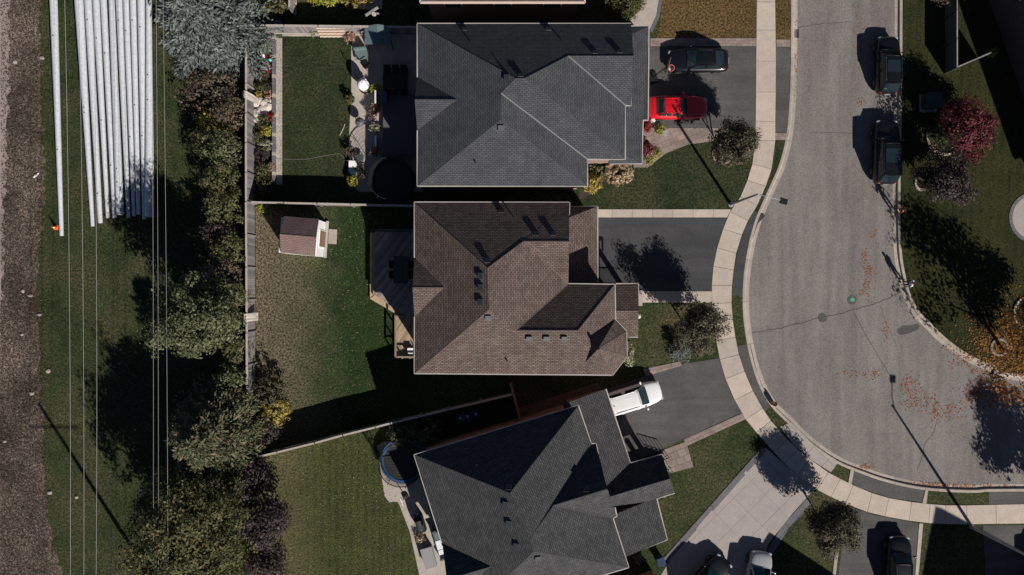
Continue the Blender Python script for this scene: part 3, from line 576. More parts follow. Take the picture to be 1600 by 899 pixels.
vents(r, ro, [(783, 330), (838, 366), (864, 366), (762, 408)], size=(.34, .3, .06)); vents(r, ro, [(752, 431), (752, 449), (752, 472)], size=(.36, .36, .13)); vents(r, ro, [(763, 495), (827, 527.5), (854, 527.5), (882, 527.5)], 'vent_grey', (.36, .34, .18)); stacks(r, ro, [(802, 339), (792, 563)])
lo = Roof(); za = ZL+.35*(928-872)/20
lo.v('a', (934, 323), ZL).v('b', (934, 446), ZL).v('n', (884, 322.5), ZL).v('k', (872, 352), za, True).v('s', (872, 446), za, True).f('a', 'b', 's', 'k').f('a', 'k', 'n')
l1 = lo.build('garage_roof', M['sh_brown'], h2); lo.caps([('a', 'k')], M['cap_brown'], l1, .16); gutter(l1, [(890, 323), (934, 323), (934, 444)], M['white'], ZL)
po = Roof(); pz = zo((980, 486), (980, 443.5), NN, .55, ZL)
po.v('a', (930, 443.5), ZL).v('b', (997.5, 443.5), ZL).v('c', (997, 527), ZL).v('d', (930, 527), ZL).v('e', (930, 486), pz).v('f', (998, 486), pz).f('a', 'b', 'f', 'e').f('c', 'd', 'e', 'f')
p1 = po.build('porch_roof', M['sh_brown'], h2); po.caps([('e', 'f')], M['cap_brown'], p1, .16); gutter(p1, [(962, 443.5), (997.5, 443.5)], M['white'], ZL); gutter(p1, [(997.5, 443.5), (997.7, 465)], M['white'], ZL); gutter(p1, [(997, 527), (981, 527)], M['white'], ZL)
gablewall(h2, po.V['b'][2]+Vector((-.25, -.3, -.1)), po.V['c'][2]+Vector((-.25, .3, -.1)), po.V['f'][2]+Vector((-.25, 0, -.3)), M['stucco'])
wp = shell([(647.5, 316), (890, 316.5), (889, 444), (961, 444.5), (962, 500), (979, 518), (980, 557), (957, 586), (647.5, 584)]); walls(h2, wp, ZE-.12, M['brick_brown'])
lw = inset([tuple(Wp(p, ZL)[:2]) for p in [(870, 323), (934, 323), (934, 446), (870, 446)]], .35); walls(h2, lw, ZL-.12, M['brick_brown'], 'garage_wall')
gx = Wp((934, 380), ZL).x-.35; opening(h2, (gx, .6), (gx, 5.8), .5, 4.6, .05, 2.2, 'garage_door', 'white', 'white')
MB().prism(gpoly([(930, 455.5), (984, 455.5), (984, 520), (930, 520)]), -.05, .55).build('porch_floor', M['patio'], h2, True)
for p in ((980, 460), (980, 515)): MB().box(Gp(p, 1.7), (.28, .28, 2.3)).build('porch_post', M['white'], h2, True)
for k in range(3): MB().box(Gp((988+k*6, 466), .42-k*.14-.06), (.32, 1.2, .14+.12)).build('step', M['patio'], h2, True)
rl = MB().beam(Gp((932, 456.5), 1.5), Gp((984, 456.5), 1.5), .06, .06).build('railing', M['black'], h2, True)
for k in range(22): MB().beam(Gp((933+k*2.35, 456.5), .5), Gp((933+k*2.35, 456.5), 1.5), .03, .03).build('baluster', M['black'], rl)
opening(h2, (wp[3][0]+.0, .0), (wp[3][0]+.0, -2.5), .5, 1., .6, 2.6, 'door', 'white', 'wood_brown')
xw = Wp((647.5, 450), ZE).x+.4
for yy in (4, 0, -4.2): opening(h2, (xw, 5.6), (xw, -5.6), (5.6-yy)/11.2, 1.4, 3.4, 4.7); opening(h2, (xw, 5.6), (xw, -5.6), (5.6-yy)/11.2, 1.8, 1.2, 2.6)
# --- charcoal house
h3 = thing('brick_house', 'angled brick house with charcoal roof behind the white car', 'house', Gp((830, 790)))
r = Roof(); A, B = (647, 711), (904, 634); dd = Vector((B[0]-A[0], A[1]-B[1])).normalized(); U = (dd.x, dd.y); Nn = (dd.y, -dd.x); Un = (-dd.x, -dd.y); Sn = (-dd.y, dd.x)
zN = lambda p: zo(p, A, Nn, .72); zp = zN((797, 771)); tw = tof((797, 771), zp, A, U); rz = lambda p: zo(p, A, U, tw)
for k, p in dict(A=A, B=B, E0=(924, 694), E0b=(931, 693), C=(726, 964), D=(982.4, 887), G=(964, 807), Gv=(958, 810)).items(): r.v(k, p, ZE)
r.v('P', (797, 771), zp).v('P4', (834, 862), rz((834, 862))).v('Q', (828, 843), rz((828, 843)))
z2 = zo((949, 764.5), (931, 693), Nn, .72); r.v('Rr', (949, 764.5), z2).v('Rl', (865, 790), z2)
r.f('A', 'P', 'B').f('A', 'C', 'P4', 'Q', 'P').f('B', 'P', 'Q', 'E0').f('E0', 'Q', 'Rl', 'Rr', 'E0b').f('Rl', 'Q', 'P4', 'D', 'Gv').f('Rl', 'Gv', 'G', 'Rr').f('P4', 'C', 'D')
ro = r.build('roof', M['sh_dark'], h3)
kz = rz((766, 886))+.02; dm = Roof(); dm.v('W1', (691.5, 853), ZE+.02).v('K', (766, 886), kz).v('M', (698, 906), kz).v('W2', (716, 932), ZE+.02).f('W1', 'K', 'M').f('M', 'K', 'W2'); dm.build('dormer_roof', M['sh_dark'], h3)
gablewall(h3, dm.V['W1'][2]+Vector((.4, -.4, -.1)), dm.V['W2'][2]+Vector((.3, .4, -.1)), dm.V['M'][2]+Vector((.35, .1, -.35)), M['stucco'])
gablewall(h3, r.V['E0b'][2]+Vector((-.4, -.4, -.1)), r.V['G'][2]+Vector((-.4, .4, -.1)), r.V['Rr'][2]+Vector((-.4, .1, -.4)), M['stucco'])
r.caps([('A', 'P'), ('P', 'B'), ('P', 'Q'), ('Q', 'P4'), ('Rl', 'Rr'), ('P4', 'D'), ('P4', 'C'), ('Q', 'Rl')], M['cap_dark'], ro, .2); r.caps([('Q', 'E0'), ('Rl', 'Gv')], M['cap_dark'], ro, .1, 'valley_flashing')
gutter(ro, [(691.5, 853), A, B, (924, 694), (931, 693), (935, 709)], M['white'], ZE); gutter(ro, [(961, 793), (964, 807), (958, 810), (982.4, 887), (726, 964), (716, 932)], M['white'], ZE)
vents(r, ro, [(795, 762), (791, 788), (796, 818), (808, 853), (916, 765), (840, 871)]); stacks(r, ro, [(745, 726)])
lo = Roof(); o2 = Vector(Wp((947, 608), ZL)); o3 = Vector(Wp((985, 724), ZL)); inn = Vector((-U[0], -U[1], .3))*3.4
lo.V['a'] = ((947, 608), ZL, o2); lo.V['b'] = ((985, 724), ZL, o3); lo.V['c'] = ((940, 756), ZL, o3+inn+Vector((-Nn[0], -Nn[1], 0))*-1.8+Vector((0, 0, 0))); lo.V['d'] = ((890, 630), ZL, o2+inn)
lo.f('a', 'b', 'c', 'd'); l1 = lo.build('garage_roof', M['sh_dark'], h3); gutter(l1, [(947, 608), (985, 724)], M['white'], ZL)
po = Roof(); pz = zo((1046, 748.5), (1034.5, 710.5), Nn, .72, ZL); bk = Vector((-U[0], -U[1], 0))*5.2
pv = {'b': Wp((1034.5, 710.5), ZL), 'f': Wp((1047, 748.5), pz), 'c': Wp((1054.3, 771), ZL+.25)}
for k, x in list(pv.items()): po.V[k] = ((0, 0), 0, x); po.V[k+'2'] = ((0, 0), 0, x+bk)
po.f('b', 'f', 'f2', 'b2').f('f', 'c', 'c2', 'f2'); p1 = po.build('porch_roof', M['sh_dark'], h3); gutter(p1, [(985, 724), (1034.5, 710.5)], M['white'], ZL); gutter(p1, [(1054.3, 771), (1027, 779)], M['white'], ZL+.25); po.caps([('f', 'f2')], M['cap_dark'], p1, .16)
gablewall(h3, pv['b']+Vector((-.3, -.2, -.1)), pv['c']+Vector((-.3, .2, -.1)), pv['f']+Vector((-.3, 0, -.3)), M['stucco'])
sd = Roof(); q1, q2 = Wp((1026, 778), ZL), Wp((1042.6, 843.6), ZL); sd.V['a'] = ((0, 0), 0, q1); sd.V['b'] = ((0, 0), 0, q2); sd.V['c'] = ((0, 0), 0, q2+Vector((-U[0], -U[1], .28))*4.1); sd.V['d'] = ((0, 0), 0, q1+Vector((-U[0], -U[1], .28))*4.1); sd.f('a', 'b', 'c', 'd')
s1 = sd.build('entry_roof', M['sh_dark'], h3); gutter(s1, [(1026, 778), (1042.6, 843.6), (985, 866)], M['white'], ZL)
wp = shell([A, B, (924, 694), (931, 693), (964, 807), (958, 810), (982.4, 887), (726, 964)]); walls(h3, wp, ZE-.12, M['brick_red'])
lw = inset([tuple(x[:2]) for x in (o2, o3, o3+inn, o2+inn)], .35); walls(h3, lw, ZL-.12, M['brick_red'], 'garage_wall')
lw = inset([tuple(x[:2]) for x in (q1, q2, q2+Vector((-U[0], -U[1], 0))*4.1, q1+Vector((-U[0], -U[1], 0))*4.1)], .35); walls(h3, lw, ZL-.12, M['brick_red'], 'entry_wall')
opening(h3, tuple((o3+Vector((-.34, -.1, 0)))[:2]), tuple((o2+Vector((-.34, -.1, 0)))[:2]), .5, 4.4, .05, 2.2, 'garage_door', 'white', 'white')
for tt in (.2, .5, .8): opening(h3, wp[-1] if False else tuple(Wp((726, 964), ZE)[:2]), tuple(Wp(A, ZE)[:2]), tt, 1.4, 3.4, 4.6)
# porch with dark steps and railing
MB().prism([tuple(Gp(p)[:2]) for p in [(970, 730), (1018, 716), (1030, 752), (980, 766)]], -.05, .7).build('porch_floor', M['paver'], h3, True)
for p in ((1016, 722), (1026, 760)): MB().box(Gp(p, 1.75), (.28, .28, 2.2)).build('porch_post', M['white'], h3, True)
for k in range(4): MB().box(Gp((1022+k*5.4, 727-k*1.5), .56-k*.14-.07), (.3, 1.4, .28), math.atan2(U[1], U[0])).build('step', M['paver'], h3, True)
for a, b in (((1020, 717), (1042, 711)), ((1027, 742), (1050, 736))):
    rl = MB().beam(Gp(a, 1.55), Gp(b, 1.0), .05, .05).build('stair_railing', M['black'], h3, True); MB().beam(Gp(a, .9), Gp(b, .25), .04, .04).build('rail', M['black'], rl)
    for k in range(6): q = k/5; p = (a[0]+(b[0]-a[0])*q, a[1]+(b[1]-a[1])*q); MB().beam(Gp(p, .62-.55*q), Gp(p, 1.55-.55*q), .03, .03).build('baluster', M['black'], rl)
# --- neighbours, mostly outside the frame
def hiphouse(label, plan, mat, wallmat, trim, ridge_h, ze=ZE, ov=.45, nwin=3):
    P = [Gp(p) for p in plan]; c = sum(P, Vector())/4; h = thing('brick_house', label, 'house', c)
    e1 = (P[1]-P[0]).length; e2 = (P[2]-P[1]).length
    o = [(p+(p-c).normalized()*ov*1.3) for p in P]; zv = [Vector((q.x, q.y, ze)) for q in o]
    if e1 >= e2: ra = (P[0]+P[3])/2+(P[1]-P[0]).normalized()*e2*.5; rb = (P[1]+P[2])/2-(P[1]-P[0]).normalized()*e2*.5; fs = [(0, 1, 5, 4), (1, 2, 5), (2, 3, 4, 5), (3, 0, 4)]
    else: ra = (P[0]+P[1])/2+(P[2]-P[1]).normalized()*e1*.5; rb = (P[2]+P[3])/2-(P[2]-P[1]).normalized()*e1*.5; fs = [(0, 1, 4), (1, 2, 5, 4), (2, 3, 5), (3, 0, 4, 5)]
    if area([tuple(p[:2]) for p in P]) < 0: fs = [f[::-1] for f in fs]
    rf = link('roof', uvmesh('roof', zv+[Vector((ra.x, ra.y, ridge_h)), Vector((rb.x, rb.y, ridge_h))], fs), mat, h, True); md = rf.modifiers.new('t', 'SOLIDIFY'); md.thickness = .14; md.offset = -1
    for a, b in zip(zv, zv[1:]+zv[:1]): MB().beam(a+Vector((0, 0, -.04)), b+Vector((0, 0, -.04)), .12, .14).build('gutter', trim, rf)
    w = [tuple(p[:2]) for p in P]; walls(h, w, ze-.1, wallmat)
    if area(w) < 0: w = w[::-1]
    for a, b in zip(w, w[1:]+w[:1]):
        for k in range(nwin): opening(h, a, b, (k+.5)/nwin, 1.2, 3.3, 4.6)
    return h
hiphouse('red brick neighbour house with only its beige eave showing beside the grey roof', [(677, 33), (896, 33), (896, -190), (677, -190)], M['sh_brown'], M['brick_red'], M['pinkish'], 8.6)
hiphouse('shaded house wall rising behind the small corner fence', [(1524, -60), (1676, 372), (1956, 275), (1804, -160)], M['sh_dark'], M['brick_shade'], M['vent_grey'], 8.8)
hiphouse('house whose pointed shadow falls over the sidewalk by the lamp', [(1536, 1064), (1612, 984), (1722, 1027), (1650, 1107)], M['sh_dark'], M['brick_red'], M['white'], 9.9)
hiphouse('house whose corner shadow crosses the concrete driveway', [(1293, 982), (1450, 1085), (1330, 1268), (1173, 1165)], M['sh_brown'], M['brick_red'], M['white'], 8.6)
hh = hiphouse('low brown garage roof with white gutter beside the parked cars', [(1018, 890), (1040, 935), (900, 1010), (860, 960)], M['shed_roof'], M['brick_red'], M['white_hi'], 3.9, 2.9, .3, 0)
# ---------------------------------------------------------------- fences
def mesh_box(d):
    return MB().box((0, 0, d[2]/2), d).mesh()
def fence(label, pts, h, mat, capmat, boards=True, bw=.145, post=2.4, side=1, cat='fence', name='wooden_fence', capw=.14):
    P = [Gp(p) for p in pts]; f = thing(name, label, cat, P[0]); bme = mesh_box((bw-.008, .022, h-.05)); pme = mesh_box((.11, .11, h+.02))
    bme.materials.append(mat); pme.materials.append(mat)
    for a, b in zip(P, P[1:]):
        d = b-a; L = d.length; d.normalize(); n = Vector((-d.y, d.x, 0))*side; ang = math.atan2(d.y, d.x)
        if boards:
            for k in range(math.ceil(L/bw)):
                o = link('board', bme, None, f); q = a+d*(k+.5)*bw+n*.05-P[0]; o.location = (q.x, q.y, .05+random.uniform(-.015, .015)); o.rotation_euler = (0, 0, ang+random.uniform(-.02, .02))
        m = max(1, round(L/post))
        for k in range(m+1):
            o = link('post', pme, None, f); q = a+d*L*k/m-P[0]; o.location = (q.x, q.y, 0); o.rotation_euler = (0, 0, ang)
        for k in range(m):
            MB().beam(a+d*(L*k/m+.06)+Vector((0, 0, h-.005+random.uniform(-.012, .012))), a+d*(L*(k+1)/m-.03)+Vector((0, 0, h-.005+random.uniform(-.012, .012))), capw, .05).build('top_rail', capmat, f, True)
        MB().beam(a+n*.10+Vector((0, 0, .15)), b+n*.10+Vector((0, 0, .15)), .05, .14).build('bottom_rail', capmat, f, True)
    return f
fence('tall weathered grey board fence along the rear of the yards', [(399, 52), (399, 320), (401, 716)], 2.25, M['wood_grey'], M['wood_cap'], side=-1, bw=.17)
fence('pale capped fence dividing the shed yard from the striped patio yard', [(403, 320), (655, 325.5)], 1.8, M['wood_grey'], M['wood_cap'], side=1, bw=.16)
fence('curving fence between the worn lawn and the trampoline yard', [(413, 707), (443, 700), (500, 686), (543, 674), (592, 662), (615, 656), (703, 635), (800, 612)], 1.8, M['wood_grey'], M['wood_cap'], side=-1, bw=.16)
fence('grey fence behind the paved path at the end of the patio yard', [(402, 51), (660, 54)], 1.8, M['wood_grey'], M['wood_cap'], side=-1, bw=.16)
fence('short brown gate fence closing the side yard with the bins', [(798, 596), (812, 650)], 1.8, M['wood_brown'], M['wood_brown'], bw=.16)
fence('small corner fence in the shade beside the road lawn', [(1476, -60), (1476, 115), (1527, 93)], 1.8, M['vent_grey'], M['wood_grey'], bw=.16, side=1, capw=.09)
fence('dark low chain fence running up from the curving fence', [(575, 672), (592, 712)], 1.2, M['black'], M['black'], False)
fence('grey garden fence beside the yellow hedge of the next yard', [(463, -40), (461, 24)], 1.7, M['wood_grey'], M['wood_cap'], bw=.16)
# ---------------------------------------------------------------- vegetation
def npmesh(name, co, nv=4):
    n = len(co)//nv; me = bpy.data.meshes.new(name); me.vertices.add(len(co)); me.vertices.foreach_set('co', co.astype(np.float32).ravel())
    me.loops.add(len(co)); me.loops.foreach_set('vertex_index', np.arange(len(co), dtype=np.int32))
    me.polygons.add(n); me.polygons.foreach_set('loop_start', np.arange(0, len(co), nv, dtype=np.int32)); me.update(calc_edges=True); return me
def unit(v): return v/np.maximum(np.linalg.norm(v, axis=1, keepdims=True), 1e-9)
def leaves(c, size, asp=.55, up=.6, along=None, var=.35, nrm=None):
    n = len(c); nr = unit(rng.normal(size=(n, 3))+np.array([0, 0, up*1.6])); a = rng.normal(size=(n, 3)) if along is None else along+rng.normal(size=(n, 3))*.25
    if along is not None: nr = unit(rng.normal(size=(n, 3))*.5+np.array([0, 0, 1.]))
    if nrm is not None: nr = unit(nrm*1.1+rng.normal(size=(n, 3))*.5+np.array([0, 0, .3]))
    b = unit(np.cross(nr, a)); a = unit(np.cross(b, nr)); s = size*(1+var*rng.uniform(-1, 1, (n, 1)))
    q = np.stack([c-a*s*.5, c+b*s*asp*.5+a*s*.05, c+a*s*.5, c-b*s*asp*.5+a*s*.05], 1); return q.reshape(-1, 3)
def clumps(c, rad, ncl, per, cr, hollow=.45, floor=None, squash=.8, lobes=0):
    d = unit(rng.normal(size=(ncl, 3))); f = rng.uniform(hollow**3, 1, (ncl, 1))**(1/3); bump = 1+.16*np.sin(d[:, :1]*5+d[:, 1:2]*4+c[0])*np.cos(d[:, 2:]*5+c[1])
    cc = np.array(c)+d*f*bump*np.array(rad)
    if lobes:                                    # crown made of overlapping lobes, so that its outline is uneven
        ld = unit(rng.normal(size=(lobes, 3))*np.array([1, 1, .8])); lc = ld*np.array(rad)*rng.uniform(.45, .74, (lobes, 1)); lr = rng.uniform(.34, .56, (lobes, 1)); k = rng.integers(0, lobes, ncl)
        cc = np.array(c)+lc[k]+d*f*np.array(rad)*lr[k]
    if floor is not None: cc[:, 2] = np.maximum(cc[:, 2], floor+.1)
    off = rng.normal(size=(ncl*per, 3)); off *= np.minimum(1, 1.7/np.linalg.norm(off, axis=1, keepdims=True))
    p = np.repeat(cc, per, 0)+off*np.array([cr, cr, cr*squash]); NRM[0] = unit(off)*.7+unit(p-np.array(c))*.6
    if floor is not None: p[:, 2] = np.maximum(p[:, 2], floor)
    return cc, p
NRM = [None]
def tree(name, label, g, h, r, kind, n=260, per=26, size=.24, base=.28, trunk=.16, cat='tree', group=None, cr=.32, hollow=.5, lean=(0, 0), asp=.6, lobes=11):
    P = Gp(g); T = thing(name, label, cat, P, 0, group); zc = h*(1+base)/2; rz_ = h*(1-base)/2
    cc, p = clumps((lean[0], lean[1], zc), (r, r, rz_), n, per, cr, hollow, lobes=lobes)
    link('crown', npmesh('crown', leaves(p, size, asp, nrm=NRM[0])), LF[kind], T)
    mb = MB(); top = Vector((lean[0]*.8, lean[1]*.8, h*.82)); kn = [Vector((0, 0, -.05)), Vector((.05, .03, h*.2)), Vector((lean[0]*.4+.05, lean[1]*.4, h*.45)), top]
    mb.tube(kn, [trunk, trunk*.8, trunk*.55, trunk*.12], 8)
    for k in range(min(16, n)):
        e = Vector(cc[k]); s = kn[1].lerp(kn[2], random.random()) if e.z < h*.6 else kn[2].lerp(kn[3], random.random()*.6); m = s.lerp(e, .5)+Vector((0, 0, .12*h*.3))
        mb.tube([s, m, e], [trunk*.38, trunk*.24, trunk*.06], 5)
    mb.build('trunk', M['bark'], T); return T
def shrub(name, label, g, r, h, kind, n=60, per=18, size=.16, cat='shrub', group=None, z0=0., cr=.12, ry=None):
    P = Gp(g, z0); T = thing(name, label, cat, P, 0, group)
    cc, p = clumps((0, 0, h*.5), (r, ry or r, h*.5), n, per, cr, .55, .03); link('foliage', npmesh('foliage', leaves(p, size, nrm=NRM[0])), LF[kind], T)
    mb = MB()
    for k in range(min(9, n)): mb.tube([(cc[k][0]*.1, cc[k][1]*.1, -.03), (cc[k][0]*.4, cc[k][1]*.4, cc[k][2]*.6), tuple(cc[k])], [.03, .022, .006], 5)
    mb.build('stem', M['bark'], T); return T
def conifer(name, label, g, h, r, kind, whorls=22, nb=13, cat='tree', lean=(0, 0), size=.30, pw=.85, dens=9, droop=.25):
    P = Gp(g); T = thing(name, label, cat, P); pts = []; dirs = []; mb = MB()
    mb.tube([(0, 0, -.05), (0, 0, h*.5), (0, 0, h*.98)], [h*.022+.05, h*.014+.03, .015], 8)
    for i in range(whorls):
        f = (i+.5)/whorls; z = h*(.06+.92*f); R_ = r*(1-f)**pw*1.0+.12
        for k in range(max(5, int(nb*(1-f*.5)))):
            a = random.uniform(0, 2*math.pi); L = R_*random.uniform(.72, 1.12); d = Vector((math.cos(a), math.sin(a), 0)); up0 = .25-droop
            if i % 2 == 0 and k % 2 == 0: mb.tube([(0, 0, z), tuple(d*L*.9+Vector((0, 0, z+up0*L*.5)))], [.03, .008], 4)
            m = max(3, int(L*dens))
            for j in range(m):
                s = (j+.6)/m; c = d*L*s+Vector((0, 0, z+up0*L*s+.1*L*s*s)); side = Vector((-d.y, d.x, 0)); w = L*.22*(1-.6*s)+.06
                for e in (-1, 0, 1):
                    q = c+side*e*w*random.uniform(.4, 1.2)+Vector((0, 0, random.uniform(-.08, .06))); pts.append(tuple(q)); v = d+side*e*.9; dirs.append(tuple(v.normalized()))
    p = np.array(pts); dr = np.array(dirs); link('crown', npmesh('crown', leaves(p, size, .34, along=dr)), LF[kind], T); mb.build('trunk', M['bark'], T); return T
# right-of-way trees
conifer('spruce_tree', 'broad blue spruce spreading over the end of the grey fence', (352, 62), 9.5, 4.6, 'spruce', 26, 17, size=.36, pw=.8, dens=10)
tree('broadleaf_tree', 'full green tree crowding the rear fence beside the draped rug', (350, 502), 8.8, 3.3, 'green', 420, 60, .21, .12, .2, cr=.36, lobes=22)
conifer('conifer_tree', 'shaggy brown tipped conifer behind the curving fence end', (362, 664), 9., 4.1, 'cedar', 26, 18, size=.38, pw=.62, dens=9)
tree('broadleaf_tree', 'tall olive green tree casting the long shadow on the meadow', (340, 808), 9.8, 4.7, 'olive', 640, 60, .23, .1, .24, cr=.38, lobes=28)
tree('broadleaf_tree', 'dense dark tree standing between the conifer and the tall olive tree', (352, 742), 7.2, 2.9, 'green', 260, 40, .22, .12, .16, lobes=16)
tree('purple_tree', 'purple leaved tree overhanging the striped lawn by the fence', (424, 795), 5.6, 2.1, 'purple', 230, 26, .2, .12, .12)
tree('purple_tree', 'smaller purple tree at the far end of the striped lawn', (428, 868), 4.6, 1.7, 'purple', 170, 24, .2, .1, .1)
tree('purple_tree', 'purple leaved tree squeezed between the fence and the conifer', (404, 735), 5., 1.5, 'purple', 150, 24, .2, .1, .1)
shrub('rust_shrub', 'rust orange shrub beneath the smaller purple tree', (408, 872), .9, 1.5, 'orange')
for i, (g, r_, h_, k, lb) in enumerate([((322, 150), 1.7, 2.6, 'brown', 'thinning brown shrub below the blue spruce'), ((352, 140), 1.4, 3., 'brown', 'brown leaved shrub against the fence below the spruce'), ((346, 196), 1.3, 2.2, 'yellow', 'yellowing shrub in the hedge of the meadow'), ((372, 185), 1.3, 3.4, 'brown', 'russet shrub touching the fence by the rocks'), ((330, 225), 1.2, 2.4, 'olive', 'low olive shrub on the meadow edge of the hedge'),
    ((362, 240), 1.5, 4.2, 'green', 'dark green shrub in the hedge opposite the flower bed'), ((360, 290), 1.5, 4.4, 'olive', 'olive shrub in the hedge opposite the fence junction'), ((366, 330), 1.4, 4.6, 'olive', 'tall olive shrub in the hedge level with the shed'), ((352, 372), 1.2, 3.6, 'purple', 'reddish purple shrub in the hedge below the shed'), ((372, 390), 1.3, 4.2, 'olive', 'olive hedge shrub between the shed and the green tree'), ((366, 432), 1.4, 4.4, 'brown', 'rusty hedge shrub beside the green tree'), ((383, 462), .8, 3.2, 'olive', 'narrow hedge shrub right above the draped rug'), ((383, 545), .9, 3.4, 'olive', 'yellow green shrub against the fence below the draped rug'), ((376, 590), 1.3, 4.2, 'green', 'green shrub between the green tree and the conifer')]):
    shrub('hedge_shrub', lb, g, r_, h_, k, 110 if i else 60, 20, .2, group='shrubs along the meadow side of the rear fence', cr=.2)
# bare branching bush
P = Gp((300, 110)); T = thing('bare_bush', 'leafless bush with pale forked branches below the spruce', 'bush', P); mb = MB()
for k in range(26):
    a = random.uniform(0, 6.28); L = random.uniform(.8, 2.2); e = Vector((math.cos(a)*L, math.sin(a)*L, random.uniform(.5, 2.))); mb.tube([(0, 0, -.03), tuple(e*.5+Vector((0, 0, .3))), tuple(e)], [.035, .02, .006], 5)
    for q in range(3): f = e*random.uniform(.5, .9); mb.tube([tuple(f+Vector((0, 0, .15))), tuple(f+Vector((random.uniform(-.5, .5), random.uniform(-.5, .5), .5)))], [.012, .004], 4)
mb.build('branches', M['bark'], T)
shrub('dark_shrub', 'dark shrub in the corner of the worn lawn by the fence', (428, 608), 1.3, 2.4, 'bronze', 90, 22, .16)
shrub('yellow_shrub', 'yellow green shrub where the curving fence meets the worn lawn', (436, 640), 1.15, 2.1, 'yellow', 90, 20, .17)
shrub('purple_shrub', 'dull purple shrub below the yellow green shrub', (420, 668), 1.2, 2.4, 'purple', 90, 20, .17)
# street trees
tree('ornamental_tree', 'bronze leaved tree planted by the sidewalk near the red car', (1131, 240), 4.9, 1.9, 'bronze', 260, 56, .16, .3, .07, cr=.24, hollow=.1)
tree('ornamental_tree', 'bronze leaved tree on the small lawn with the dwarf blue spruce', (1072, 513), 4.9, 2.25, 'bronze', 300, 56, .16, .28, .08, cr=.24, hollow=.1)
conifer('dwarf_spruce', 'dwarf blue spruce under the bronze tree beside the dark driveway', (1062, 548), 1.5, 1.0, 'spruce', 9, 12, 'shrub', size=.2, dens=10, droop=.1)
tree('ornamental_tree', 'dark bronze tree on the lawn next to the pale concrete driveway', (1279, 808), 5.2, 2.1, 'bronze', 300, 56, .16, .25, .08, cr=.24, hollow=.1)
tree('red_maple', 'crimson leaved maple in the ringed bed across the road', (1484, 213), 3.9, 2.2, 'red', 300, 36, .17, .35, .07, cr=.24, hollow=.1)
tree('ornamental_tree', 'dusky purple tree on the lawn below the crimson maple', (1446, 290), 4.4, 2.7, 'purple', 300, 34, .17, .35, .07, cr=.24, hollow=.1)
tree('autumn_tree', 'sparse golden tree with a ring of edging at the lawn corner', (1566, 548), 8.6, 4.2, 'orange', 330, 22, .24, .3, .16, cr=.4, hollow=.2)
tree('autumn_tree', 'golden tree shading the road from beyond the corner lawn', (1652, 806), 7.5, 2.7, 'orange', 300, 26, .24, .3, .14, hollow=.1)
tree('shade_tree', 'shaded shrub tree at the back of the corner fence', (1452, -22), 3.8, 1.9, 'brown', 120, 20, .18, .2, .07)
tree('shade_tree', 'dark tree hugging the right edge of the corner lawn', (1588, 478), 3.6, 1.2, 'green', 110, 20, .18, .2, .06)
shrub('globe_shrub', 'clipped dark green globe shrub inside the ringed bed', (1470, 211), .95, 1.1, 'green', 80, 22, .11, cr=.06)
# house fronts and gardens
shrub('hydrangea', 'big round hydrangea with faded tan blooms beside the grey house', (966, 272), 1.25, 1.25, 'tan', 110, 18, .2, cr=.09, ry=.95)
shrub('golden_shrub', 'golden leaved shrub at the corner of the grey house', (922, 288), .85, 1.3, 'yellow', 80, 18, .2)
shrub('leafy_shrub', 'dark green shrub between the golden shrub and the hydrangea', (935, 263), .8, .9, 'green', 60, 16, .2)
shrub('red_shrub', 'dark red shrub by the garage corner near the red car', (1010, 196), .5, .8, 'crimson', 45, 16, .15)
shrub('red_shrub', 'spiky dark red plant against the grey house front', (1008, 233), .5, .9, 'red', 50, 16, .2)
shrub('yellow_flowers', 'bright yellow mums in a pot on the paver walk', (1031, 203), .38, .5, 'lime', 40, 16, .1, 'flowers'); shrub('yellow_flowers', 'bright yellow mums curving along the bed edge', (1022, 241), .45, .45, 'lime', 45, 16, .11, 'flowers')
shrub('yellow_flowers', 'small yellow flowers at the tip of the front bed', (1014, 252), .3, .3, 'lime', 25, 12, .1, 'flowers')
shrub('mixed_flowers', 'pale pink flowers within the front bed', (1014, 240), .4, .5, 'pinkish', 35, 14, .12, 'flowers'); shrub('bed_flowers', 'small flower ring around the base of the bronze street tree', (1126, 238), .5, .3, 'pinkish', 40, 12, .1, 'flowers')
shrub('variegated_shrub', 'pale variegated shrub under the turret of the brown house', (979, 552), .5, 1., 'pale', 60, 16, .13, ry=.95)
shrub('round_shrub', 'large round shrub overhanging the curved concrete path', (975, 8), 1.6, 2.1, 'olive', 170, 22, .14, cr=.14)
shrub('bin_shrub', 'green climbing shrub behind the blue trampoline', (628, 672), 1.1, 2., 'green', 80, 18, .18); shrub('side_shrub', 'dark shrub in the shaded side yard behind the trampoline', (668, 668), 1.3, 1.8, 'green', 90, 18, .18)
shrub('yard_hedge', 'yellow green clipped hedge in the yard beyond the grey fence', (512, -4), 1.9, 1.3, 'lime', 120, 18, .16, ry=.8); shrub('yard_hedge', 'yellow green hedge end nearest the neighbour shed', (555, -2), 1.7, 1.3, 'yellow', 110, 18, .16, ry=.8)
shrub('yard_shrub', 'lime green shrub beside the tip of the blue spruce', (420, 20), .7, 1., 'lime', 60, 16, .15); shrub('yard_shrub', 'olive shrub next to the grey garden fence', (437, 13), .8, 1.2, 'olive', 60, 16, .15); shrub('yard_shrub', 'tan leafed shrub leaning on the grey garden fence', (452, 5), .6, 1.2, 'tan', 50, 14, .15)
shrub('lit_plant', 'little yellow plant catching sun in the shaded right yard', (1545, 86), .35, .8, 'lime', 25, 12, .13, 'plant')
shrub('fence_plant', 'small yellow plant in the corner of the shed yard', (410, 322), .55, .5, 'lime', 35, 14, .13, 'plant')
